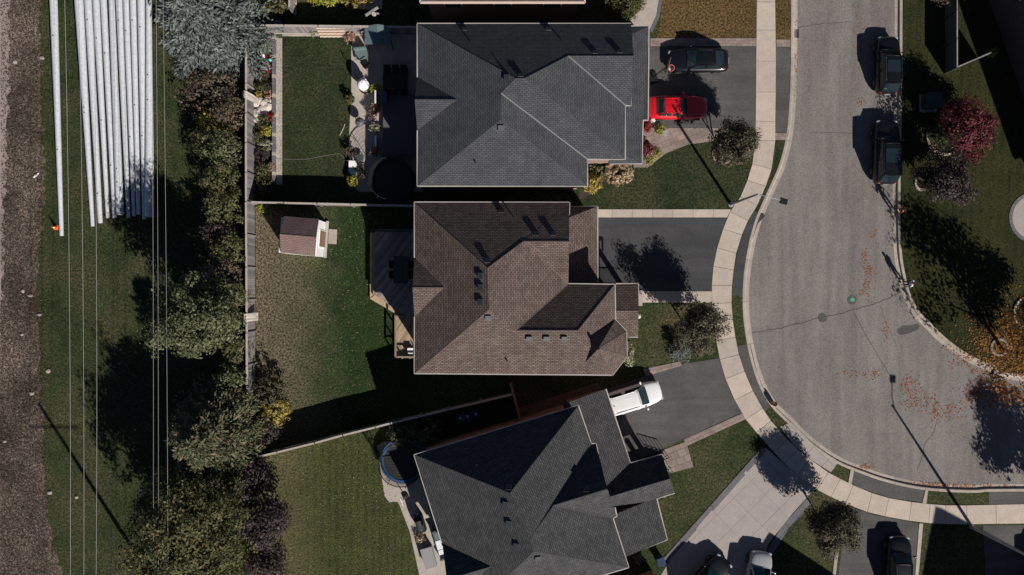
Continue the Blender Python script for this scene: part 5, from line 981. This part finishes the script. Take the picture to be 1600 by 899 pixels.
# wooden deck of the brown house
zd = .75; D = thing('wooden_deck', 'raised diagonal board deck with steps behind the brown house', 'deck', Gp((620, 410)))
poly = [tuple(Wp(p, zd)[:2]) for p in [(586, 362), (664, 362), (664, 498), (631, 492), (586, 460)]]
for k, q in enumerate(pieces(poly, R(52), .14, None, .012)): MB().prism(q, zd-.03, zd+random.uniform(-.004, .004)).build('deck_board', M['deck_old'], D, True)
for k, q in enumerate((([(578, 364), (582, 364), (582, 462), (578, 466)], .25), ([(582.5, 364), (586, 364), (586, 460), (582.5, 462)], .5))): MB().prism([tuple(Wp(p, q[1])[:2]) for p in q[0]], 0 if k else -.02, q[1]).build('step', M['deck'], D, True)
for k, (pl, z) in enumerate((([(578, 467), (586, 461), (630, 491), (619, 491)], .25), ([(586, 461.5), (589, 460), (631, 488), (629, 491)], .5))): MB().prism([tuple(Wp(p, z)[:2]) for p in pl], -.02, z).build('step', M['deck'], D, True)
rl = MB().beam(Wp((586, 359.5), zd+.95), Wp((660, 359.5), zd+.95), .12, .05).build('railing', M['deck_dark'], D, True)
for k in range(26): c = Wp((587+k*2.8, 360.5), zd); MB().beam(c+Vector((0, 0, 0)), c+Vector((0, 0, .93)), .04, .04).build('baluster', M['deck_dark'], rl)
lp_ = [tuple(Wp(p, .45)[:2]) for p in [(619, 492), (652, 494), (652, 557), (619, 557)]]
for q in pieces(lp_, R(58), .14, None, .012): MB().prism(q, .40, .45+random.uniform(-.004, .004)).build('deck_board', M['deck'], D, True)
for a, b in (((618, 490), (618, 558)), ((618, 558), (652, 558.5))): MB().beam(Wp(a, 1.2), Wp(b, 1.2), .14, .05).build('rail', M['deck'], D, True); [MB().beam(Gp((a[0]+(b[0]-a[0])*k/3+2.5, a[1]+(b[1]-a[1])*k/3-.5), 0), Gp((a[0]+(b[0]-a[0])*k/3+2.5, a[1]+(b[1]-a[1])*k/3-.5), 1.2), .09, .09).build('post', M['deck'], D, True) for k in range(4)]
T = thing('patio_table', 'long covered table standing on the shaded wooden deck', 'table', Wp((627, 422), zd)); MB().box((0, 0, .7), (1.0, 2.1, .05)).build('tabletop', M['green_metal'], T); [MB().box((sx*.42, sy*.95, .34), (.06, .06, .68)).build('leg', M['black'], T) for sx in (-1, 1) for sy in (-1, 1)]
def chair(label, g, rz, mat='dark_cloth', z=0., group=None):
    T = thing('patio_chair', label, 'chair', Gp(g, z), rz, group); MB().box((0, 0, .43), (.5, .52, .06)).build('seat', M[mat], T); MB().box((-.24, 0, .72), (.06, .52, .6), 0, 1, -.15).build('backrest', M[mat], T)
    for sx in (-1, 1):
        MB().box((.02, sx*.27, .62), (.48, .05, .04)).build('armrest', M['black'], T)
        for sy in (-1, 1): MB().box((sx*.21, sy*.23, .2), (.04, .04, .41)).build('leg', M['black'], T)
    return T
for i, (g, rz) in enumerate((((619, 414), 0), ((619, 430), 0), ((645, 414), math.pi), ((645, 430), math.pi))): chair('dark chair drawn up to the covered table on the deck', g, rz, z=zd, group='chairs round the deck table')
T = thing('cooler_box', 'small white box on the lower landing of the deck', 'box', Wp((642, 548), .45)); MB().box((0, 0, .2), (.4, .4, .36)).build('body', M['white_hi'], T); MB().box((0, 0, .4), (.44, .44, .06)).build('lid', M['white_hi'], T)
# patio of the grey house
def swing():
    T = thing('patio_swing', 'teal canopy swing seat at the corner of the patio', 'swing', Gp((596, 66)))
    cn = MB(); cn.add([(-1., -.7, 1.75), (0, -.75, 2.0), (1., -.7, 1.75), (-1., .7, 1.75), (0, .75, 2.0), (1., .7, 1.75)], [(0, 1, 4, 3), (1, 2, 5, 4)]); o = cn.build('canopy', M['teal'], T); md = o.modifiers.new('t', 'SOLIDIFY'); md.thickness = .03
    for sx in (-1, 1):
        for sy in (-1, 1): MB().beam((sx*.95, sy*.65, 0), (sx*.95, sy*.2, 1.85), .05, .05).build('leg', M['black'], T)
    MB().box((0, .05, .5), (1.5, .5, .1)).build('seat', M['teal'], T); MB().box((0, .3, .8), (1.5, .1, .5)).build('backrest', M['teal'], T)
swing()
T = thing('patio_lounger', 'pale teal cushion lounger catching the sun beside the swing', 'lounger', Gp((566, 88), 0)); MB().box((0, 0, .32), (.95, .7, .12), .1).build('seat', M['teal'], T); MB().box((-.05, .4, .6), (.95, .12, .55), .1).build('backrest', M['teal'], T); [MB().box((sx*.38, sy*.26, .13), (.06, .06, .27)).build('leg', M['black'], T) for sx in (-1, 1) for sy in (-1, 1)]
T = thing('dining_table', 'dark dining table in the shade of the grey house', 'table', Gp((620, 130), .02)); MB().box((0, 0, .73), (1.9, 1.1, .05)).build('tabletop', M['black'], T); [MB().box((sx*.85, sy*.45, .35), (.07, .07, .71)).build('leg', M['black'], T) for sx in (-1, 1) for sy in (-1, 1)]
for k in range(3):
    for s_ in (-1, 1): chair('dark dining chair at the shaded patio table', (607+k*13, 130+s_*17), math.pi/2*s_, z=.02, group='chairs round the patio dining table')
chair('small round backed metal chair at the shade line of the patio', (574, 104), .6, 'black', .02)
T = thing('egg_chair', 'white hanging egg chair on a curved black stand', 'chair', Gp((571, 137), .02)); MB().ring((0, 0), .42, .5, 0, .05, 24).build('base', M['black'], T)
arc = [(-.35, .42, .02), (-.62, .7, .7), (-.6, .72, 1.4), (-.3, .35, 1.95), (0, 0, 2.05)]; MB().tube(arc, .035, 8).build('stand', M['black'], T); MB().tube([(0, 0, 2.05), (0, 0, 1.62)], .012, 5).build('chain', M['black'], T)
q = MB(); nu, nv = 18, 9
for j in range(nv+1):
    f = math.pi*(.02+.8*j/nv)
    for i in range(nu): t_ = 2*math.pi*i/nu; q.v.append((.47*math.sin(f)*math.cos(t_), .47*math.sin(f)*math.sin(t_), 1.0+.62*math.cos(f)))
for j in range(nv):
    for i in range(nu):
        if not (3 <= j <= 6 and i in (0, 1, 2, 17)): q.f.append((j*nu+i, (j+1)*nu+i, (j+1)*nu+(i+1) % nu, j*nu+(i+1) % nu))
sh = q.build('shell', M['white_hi'], T, smooth=True); sh.modifiers.new('t', 'SOLIDIFY').thickness = .03; MB().ball((0, 0, .62), (.36, .36, .12), 12, 6).build('cushion', M['white_cloth'], T)
shrub('topiary_ball', 'clipped topiary ball at the lawn edge of the patio', (549, 158), .36, 1., 'olive', 60, 22, .09, 'plant', cr=.05)
T = thing('kettle_grill', 'round dark grill standing on the sunny patio strip', 'grill', Gp((565, 194), .02)); MB().ball((0, 0, .78), (.36, .36, .28), 16, 10).build('lid', M['vent_grey'], T, smooth=True); MB().box((0, 0, 1.07), (.16, .04, .05)).build('handle', M['black'], T)
for a in (0, 2.1, 4.2): MB().beam((math.cos(a)*.3, math.sin(a)*.3, 0), (math.cos(a)*.12, math.sin(a)*.12, .6), .035, .035).build('leg', M['black'], T)
T = thing('patio_railing', 'white planter railing between the sunny strip and the shaded deck', 'railing', Gp((588, 180), .02))
for y0, y1 in ((146, 166), (216, 232)): MB().beam(Gp((590, y0), .95), Gp((590, y1), .95), .14, .06).build('rail', M['white_hi'], T, True); MB().box(Gp((590, (y0+y1)/2), .48), (.06, (y1-y0)/20, .9)).build('panel', M['white'], T, True)
for i, (g, k, lb) in enumerate([((589, 142), 'lime', 'yellow flowers in the pot at the head of the planter railing'), ((588, 172), 'pinkish', 'mixed flowers between the two planter railings'), ((588, 204), 'pale', 'pale leafed pot plant above the lower planter railing'), ((588, 238), 'pinkish', 'pink flowers below the lower planter railing'), ((552, 285), 'lime', 'bright yellow plant by the shaded steps'), ((549, 240), 'brown', 'rusty grass tuft at the patio corner'), ((566, 272), 'purple', 'dark pot plants beside the trampoline net'), ((548, 62), 'pinkish', 'red and white flowers at the top corner of the lawn'), ((493, 52), 'pale', 'white flower pot beside the striped mat'), ((582, 178), 'brown', 'brown pot plant next to the patio grill')]):
    T = thing('potted_plant', lb, 'plant', Gp(g, .02), 0, 'potted plants around the patio'); MB().tube([(0, 0, 0), (0, 0, .32), (0, 0, .34), (0, 0, .28)], [.13, .18, .16, .15], 12).build('pot', M['paper'] if i % 2 else M['grey_box'], T); cc, p = clumps((0, 0, .55), (.4, .4, .28), 28, 16, .09, .4); link('foliage', npmesh('foliage', leaves(p, .13)), LF[k], T)
T = thing('striped_mat', 'brown and cream zigzag outdoor mat leaning on the grey fence', 'mat', Gp((522, 51), 0))
for k in range(7):
    q = MB(); z0 = .1+k*.2; vs = []
    for i in range(13): x = -1.05+i*.175; zz = z0+(.05 if i % 2 else 0); vs += [(x, -.45+zz*.22, zz), (x, -.45+(zz+.2)*.22, zz+.2)]
    q.add(vs, [(2*i, 2*i+2, 2*i+3, 2*i+1) for i in range(12)]); q.build('stripe', M['wood_brown'] if k % 2 else M['stucco'], T)
T = thing('side_table', 'white side table by the flower pots at the patio end', 'table', Gp((553, 258), .02)); MB().box((0, 0, .5), (.6, .5, .05)).build('tabletop', M['white_hi'], T); [MB().box((sx*.25, sy*.2, .24), (.05, .05, .48)).build('leg', M['white_hi'], T) for sx in (-1, 1) for sy in (-1, 1)]
T = thing('storage_crate', 'glossy blue crate beside the yellow plant', 'crate', Gp((552, 271), .02)); MB().box((0, 0, .22), (.5, .6, .44)).build('body', M['teal'], T); MB().box((0, 0, .46), (.54, .64, .05)).build('lid', M['glass2'], T)
T = thing('wire_frame_chair', 'wire hoop chair casting loops on the pale patio strip', 'chair', Gp((564, 248), .02)); MB().tube([(.33*math.cos(a), .33*math.sin(a)+.1, .9+.15*math.sin(a)) for a in [i*math.pi/10 for i in range(11)]], .018, 6).build('back_hoop', M['black'], T); MB().disc((0, 0), .3, .42, .46, 16).build('seat', M['vent_grey'], T); [MB().beam((math.cos(a)*.25, math.sin(a)*.25, 0), (math.cos(a)*.25, math.sin(a)*.25, .43), .025, .025).build('leg', M['black'], T) for a in (.8, 2.4, 3.9, 5.5)]; [MB().beam((s*.31, .1, .44), (s*.33, .1, .92), .02, .02).build('back_post', M['black'], T) for s in (-1, 1)]
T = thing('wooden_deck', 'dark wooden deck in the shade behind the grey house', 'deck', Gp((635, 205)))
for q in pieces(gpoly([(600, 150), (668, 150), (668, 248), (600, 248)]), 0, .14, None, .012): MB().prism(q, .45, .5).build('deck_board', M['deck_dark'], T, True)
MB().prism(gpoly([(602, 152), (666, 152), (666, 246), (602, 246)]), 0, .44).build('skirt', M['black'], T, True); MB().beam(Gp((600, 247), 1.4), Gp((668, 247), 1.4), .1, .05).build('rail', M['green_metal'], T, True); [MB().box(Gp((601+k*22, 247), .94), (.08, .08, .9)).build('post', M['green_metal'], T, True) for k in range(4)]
tag(MB().box(Gp((604, 157), .8), (.3, .75, .6)).box(Gp((604, 157), 1.12), (.34, .8, .06)).build('blue_cooler', M['blue']), 'bright blue cooler on the dark deck', 'cooler')
def trampoline(label, g, r, padmat, z=.8, net=2.4, arc=(0, 6.2832), zg=0.):
    T = thing('trampoline', label, 'trampoline', Gp(g, zg)); MB().disc((0, 0), r*.86, z-.03, z, 36).build('mat', M['mat_black'], T); MB().ring((0, 0), r*.85, r, z-.03, z+.05, 36).build('pad', M[padmat], T); MB().ring((0, 0), r*.97, r*1.02, z-.12, z-.04, 36).build('frame', M['black'], T)
    for k in range(8):
        a = k*math.pi/4+.2; c, s_ = math.cos(a), math.sin(a); MB().tube([(c*r*1.02, s_*r*1.02, 0), (c*r*1.02, s_*r*1.02, net-.1), (c*r*.93, s_*r*.93, net)], .028, 6).build('pole', M[padmat] if k % 2 == 0 else M['black'], T)
    MB().ring((0, 0), r*.92, r*.95, net-.03, net+.03, 36).build('top_hoop', M['black'], T)
    nb = MB()
    for k in range(72): a = k*2*math.pi/72; nb.beam((math.cos(a)*r*.93, math.sin(a)*r*.93, z), (math.cos(a)*r*.93, math.sin(a)*r*.93, net), .012, .012)
    for k in range(8): nb.ring((0, 0), r*.928, r*.934, z+.15+k*(net-z-.2)/8, z+.162+k*(net-z-.2)/8, 36)
    tag(nb.build('safety_net', M['net'], T), kind='stuff'); return T
trampoline('round trampoline with bright blue padding beside the charcoal house', (632, 717), 1.75, 'blue')
trampoline('black netted trampoline hidden in the shade beside the grey house', (616, 285), 1.7, 'net')
T = thing('kids_hoop', 'small white and red toy basketball hoop by the trampoline', 'basketball hoop', Gp((634, 776), .02)); MB().box((0, 0, .1), (.5, .4, .2), .4, .8).build('base', M['dark_cloth'], T); MB().tube([(0, 0, .2), (0, 0, 1.4)], .035, 8).build('pole', M['white_hi'], T); MB().box((-.1, -.04, 1.35), (.06, .6, .42), .4).build('backboard', M['white_hi'], T); MB().ring((-.3, -.12), .15, .18, 1.2, 1.23, 16).build('rim', M['pink'], T)
T = thing('resin_storage_box', 'grey resin storage box at the lawn edge of the lower patio', 'box', Gp((671, 868), .02), .27); MB().box((0, 0, .3), (.85, 1.5, .6)).build('body', M['grey_box'], T); MB().box((0, 0, .63), (.92, 1.58, .07)).build('lid', M['grey_box'], T)
T = thing('gas_grill', 'covered dark grill beside the narrow patio neck', 'grill', Gp((658, 816), .02), .3); MB().box((0, 0, .45), (.6, 1.2, .9)).build('cart', M['dark_cloth'], T); MB().tube([(0, -.4, .95), (0, .4, .95)], .3, 12).build('hood', M['vent'], T); MB().box((0, .75, .85), (.5, .3, .04)).build('side_shelf', M['vent_grey'], T)
chair('turquoise plastic garden chair against the charcoal house', (680, 798), .3, 'turq', .02)
T = thing('garden_sofa', 'long outdoor sofa with pale cushions beside the charcoal house', 'sofa', Gp((690, 848), .02), 1.87); MB().box((0, 0, .2), (2.3, .8, .36)).build('base', M['black'], T); MB().box((0, -.36, .5), (2.3, .14, .6)).build('backrest', M['vent_grey'], T)
for k in range(3): MB().box((-.75+k*.75, .06, .43), (.7, .62, .13)).build('cushion', M['white_cloth'] if k < 2 else M['teal'], T)
for s_ in (-1, 1): MB().box((s_*1.1, 0, .45), (.14, .8, .45)).build('armrest', M['vent_grey'], T)
shrub('patio_flowers', 'rusty orange flowers in a tub between grill and storage box', (656, 838), .32, .6, 'tan', 30, 14, .1, 'flowers', z0=.02)
# bins in the side yard
def bin_(label, g, rz, mat, mark=True): 
    T = thing('wheelie_bin', label, 'bin', Gp(g, .01), rz, 'bins beside the charcoal house'); MB().box((0, 0, .5), (.46, .5, .9), 0, 1.15).build('body', M[mat], T); MB().box((0, 0, .99), (.58, .64, .07)).build('lid', M[mat], T); MB().tube([(-.25, -.28, .08), (-.25, .28, .08)], .09, 10).build('wheels', M['rubber'], T); mark and MB().box((.02, 0, 1.03), (.16, .2, .006)).build('marking', M['white'], T)
bin_('blue wheelie bin with white mark nearest the brown gate fence', (744, 644), .3, 'binblue'); bin_('blue wheelie bin beside the green cart in the side yard', (731, 648), .3, 'binblue'); bin_('dark green cart against the curving fence', (720, 650), .3, 'green_metal')
bin_('dark bin beside the low brown garage roof', (1030, 872), .4, 'binblue', False)
T = thing('folded_chairs', 'grey heap of folded chairs beside the charcoal house entry', 'chairs', Gp((999, 872), .02))
for k in range(4): MB().box((k*.16-.3, k*.1-.1, .42), (.07, .55, .8), .5+.1*k, 1, .25).build('chair_panel', M['vent_grey'], T); MB().beam((k*.16-.5, -.3, 0), (k*.16-.1, .2, .9), .03, .03).build('leg', M['chrome'], T)
# white posts under the charcoal house porch, basketball hoop, boxes, planters
T = thing('basketball_hoop', 'portable basketball hoop with faded red rim beside the black car', 'basketball hoop', Gp((1020, 122), .016)); MB().box((0, 0, .1), (.7, .9, .2), .3, .85).build('base', M['black'], T)
MB().tube([(0, 0, .2), (.25, .02, 1.8), (.55, .05, 2.95)], .05, 8).build('pole', M['black'], T); MB().box((.60, .08, 3.05), (.05, 1.15, .8), -.28).build('backboard', M['vent_grey'], T); MB().ring((.9, .04), .22, .26, 2.72, 2.76, 20).build('rim', M['pink'], T)
nt = MB()
for k in range(12): a = k*math.pi/6; nt.beam((.9+math.cos(a)*.23, .04+math.sin(a)*.23, 2.72), (.9+math.cos(a+.3)*.13, .04+math.sin(a+.3)*.13, 2.35), .018, .018)
nt.build('net', M['pink'], T)
T = thing('utility_box', 'dark green transformer box in the maple shade', 'utility box', Gp((1449, 162), .01)); MB().box((0, 0, .06), (1.25, 1.35, .12)).build('pad', M['kerb'], T); MB().box((0, .05, .62), (1.1, 1.1, 1.0), 0, .96).build('cabinet', M['green_metal'], T); MB().box((0, .05, 1.14), (1.14, 1.14, .05)).build('lid', M['green_metal'], T); MB().box((-.56, 0, .6), (.03, .1, .3)).build('handle', M['black'], T)
def bedring(label, g, r, n, a0, a1, h=.18, mat='kerb', w=.16):
    T = thing('stone_edging', label, 'edging', Gp(g))
    for k in range(n): a = a0+(a1-a0)*(k+.5)/n; MB().box((r*math.cos(a), r*math.sin(a), h/2-.02), (w, abs(a1-a0)*r/n*.93, h), a).build('stone', M[mat], T)
bedring('curved stone edging below the crimson maple', (1478, 212), 1.5, 18, math.pi*.95, math.pi*1.95); bedring('stone ring around the sparse golden tree', (1561, 543), .62, 12, 0, 6.2832, .12, 'paver'); bedring('stone ring at the foot of the dusky purple tree', (1440, 287), .5, 10, 1.6, 5.2, .14); bedring('pale stone ring round the bronze tree by the red car', (1129, 241), .75, 14, 0, 6.2832, .10, 'paver'); bedring('curved edging beside the golden leaves at the lawn edge', (1612, 490), 1.4, 12, 2.2, 4.2, .14)
c = Gp((1616, 340)); root = tag(bpy.data.objects.new('round_patio', None), kind='structure'); C.objects.link(root); MB().disc((c.x, c.y), 1.72, -.05, .028, 40).build('paved_disc', M['pale_slab'], root)
for k in range(36): a = k*math.pi/18; MB().box((c.x+1.86*math.cos(a), c.y+1.86*math.sin(a), .0), (.24, .31, .08), a).build('border_stone', M['border_slab'], root)
T = thing('birdbath', 'white round birdbath in the rear flower bed', 'birdbath', Gp((412, 92), .016)); MB().tube([(0, 0, 0), (0, 0, .08), (0, 0, .5)], [.2, .1, .08], 12).build('pedestal', M['white_hi'], T); MB().tube([(0, 0, .5), (0, 0, .6), (0, 0, .62), (0, 0, .55)], [.1, .29, .27, .08], 18).build('basin', M['white_hi'], T)
tag(MB().ball(Gp((425, 97), .55), .15, 12, 8).tube([Gp((425, 97), 0), Gp((425, 97), .45)], .04, 6).build('gazing_ball', M['turq']), 'small turquoise gazing globe at the wall of the flower bed', 'ornament')
for x, y, k, lb in ((1018.5, 188.5, 'white_hi', 'white ceramic pot beside the yellow mums'), (1038, 209, 'p_silver', 'silver planter pot at the outer end of the mums')): T = thing('planter_pot', lb, 'pot', Gp((x, y), .03)); MB().tube([(0, 0, 0), (0, 0, .34), (0, 0, .38), (0, 0, .3)], [.15, .24, .22, .19], 14).build('pot', M[k], T); MB().disc((0, 0), .19, .28, .3, 14).build('soil', M['soil'], T)
tag(MB().tube([Gp(p, .03) for p in [(427, 248), (450, 249), (480, 249), (510, 243), (530, 240), (545, 253), (555, 246)]], .011, 6).build('garden_hose', M['wood_grey']), 'thin pale hose lying across the dense lawn', 'hose')
tag(MB().tube([Gp(p, .025) for p in [(531, 212), (537, 200), (539, 194)]], .03, 6).build('garden_stick', M['wood_cap']), 'pale stick lying on the dense lawn near the grill', 'stick')
for x, y in ((992, 491), (996, 494), (989, 486)): tag(MB().ball(Gp((x, y), .14), (.28, .22, .18), 9, 6, .12).build('landscape_rock', M['rock']), 'pale landscape rock at the porch corner of the brown house', 'rock', 'rocks by the brown house porch')
T = thing('garden_ornament', 'grey garden contraption with long arm in the shaded neighbour yard', 'ornament', Gp((588, 28), .0)); MB().tube([(0, 0, 0), (0, 0, 1.3)], [.12, .08], 10).build('post', M['grey_box'], T); MB().beam((-.6, -.28, 1.35), (.35, .35, 1.35), .16, .14).build('arm', M['grey_box'], T); MB().tube([(.02, -.15, 1.2), (.02, -.15, 1.45)], [.17, .15], 14).build('drum', M['white'], T); MB().beam((0, -.1, 1.3), (.5, -.12, 1.3), .12, .1).build('side_arm', M['grey_box'], T)
sheet('neighbour_pad', M['patio'], [(562, -40), (600, -40), (597, 14), (578, 16), (560, 14)], .02)
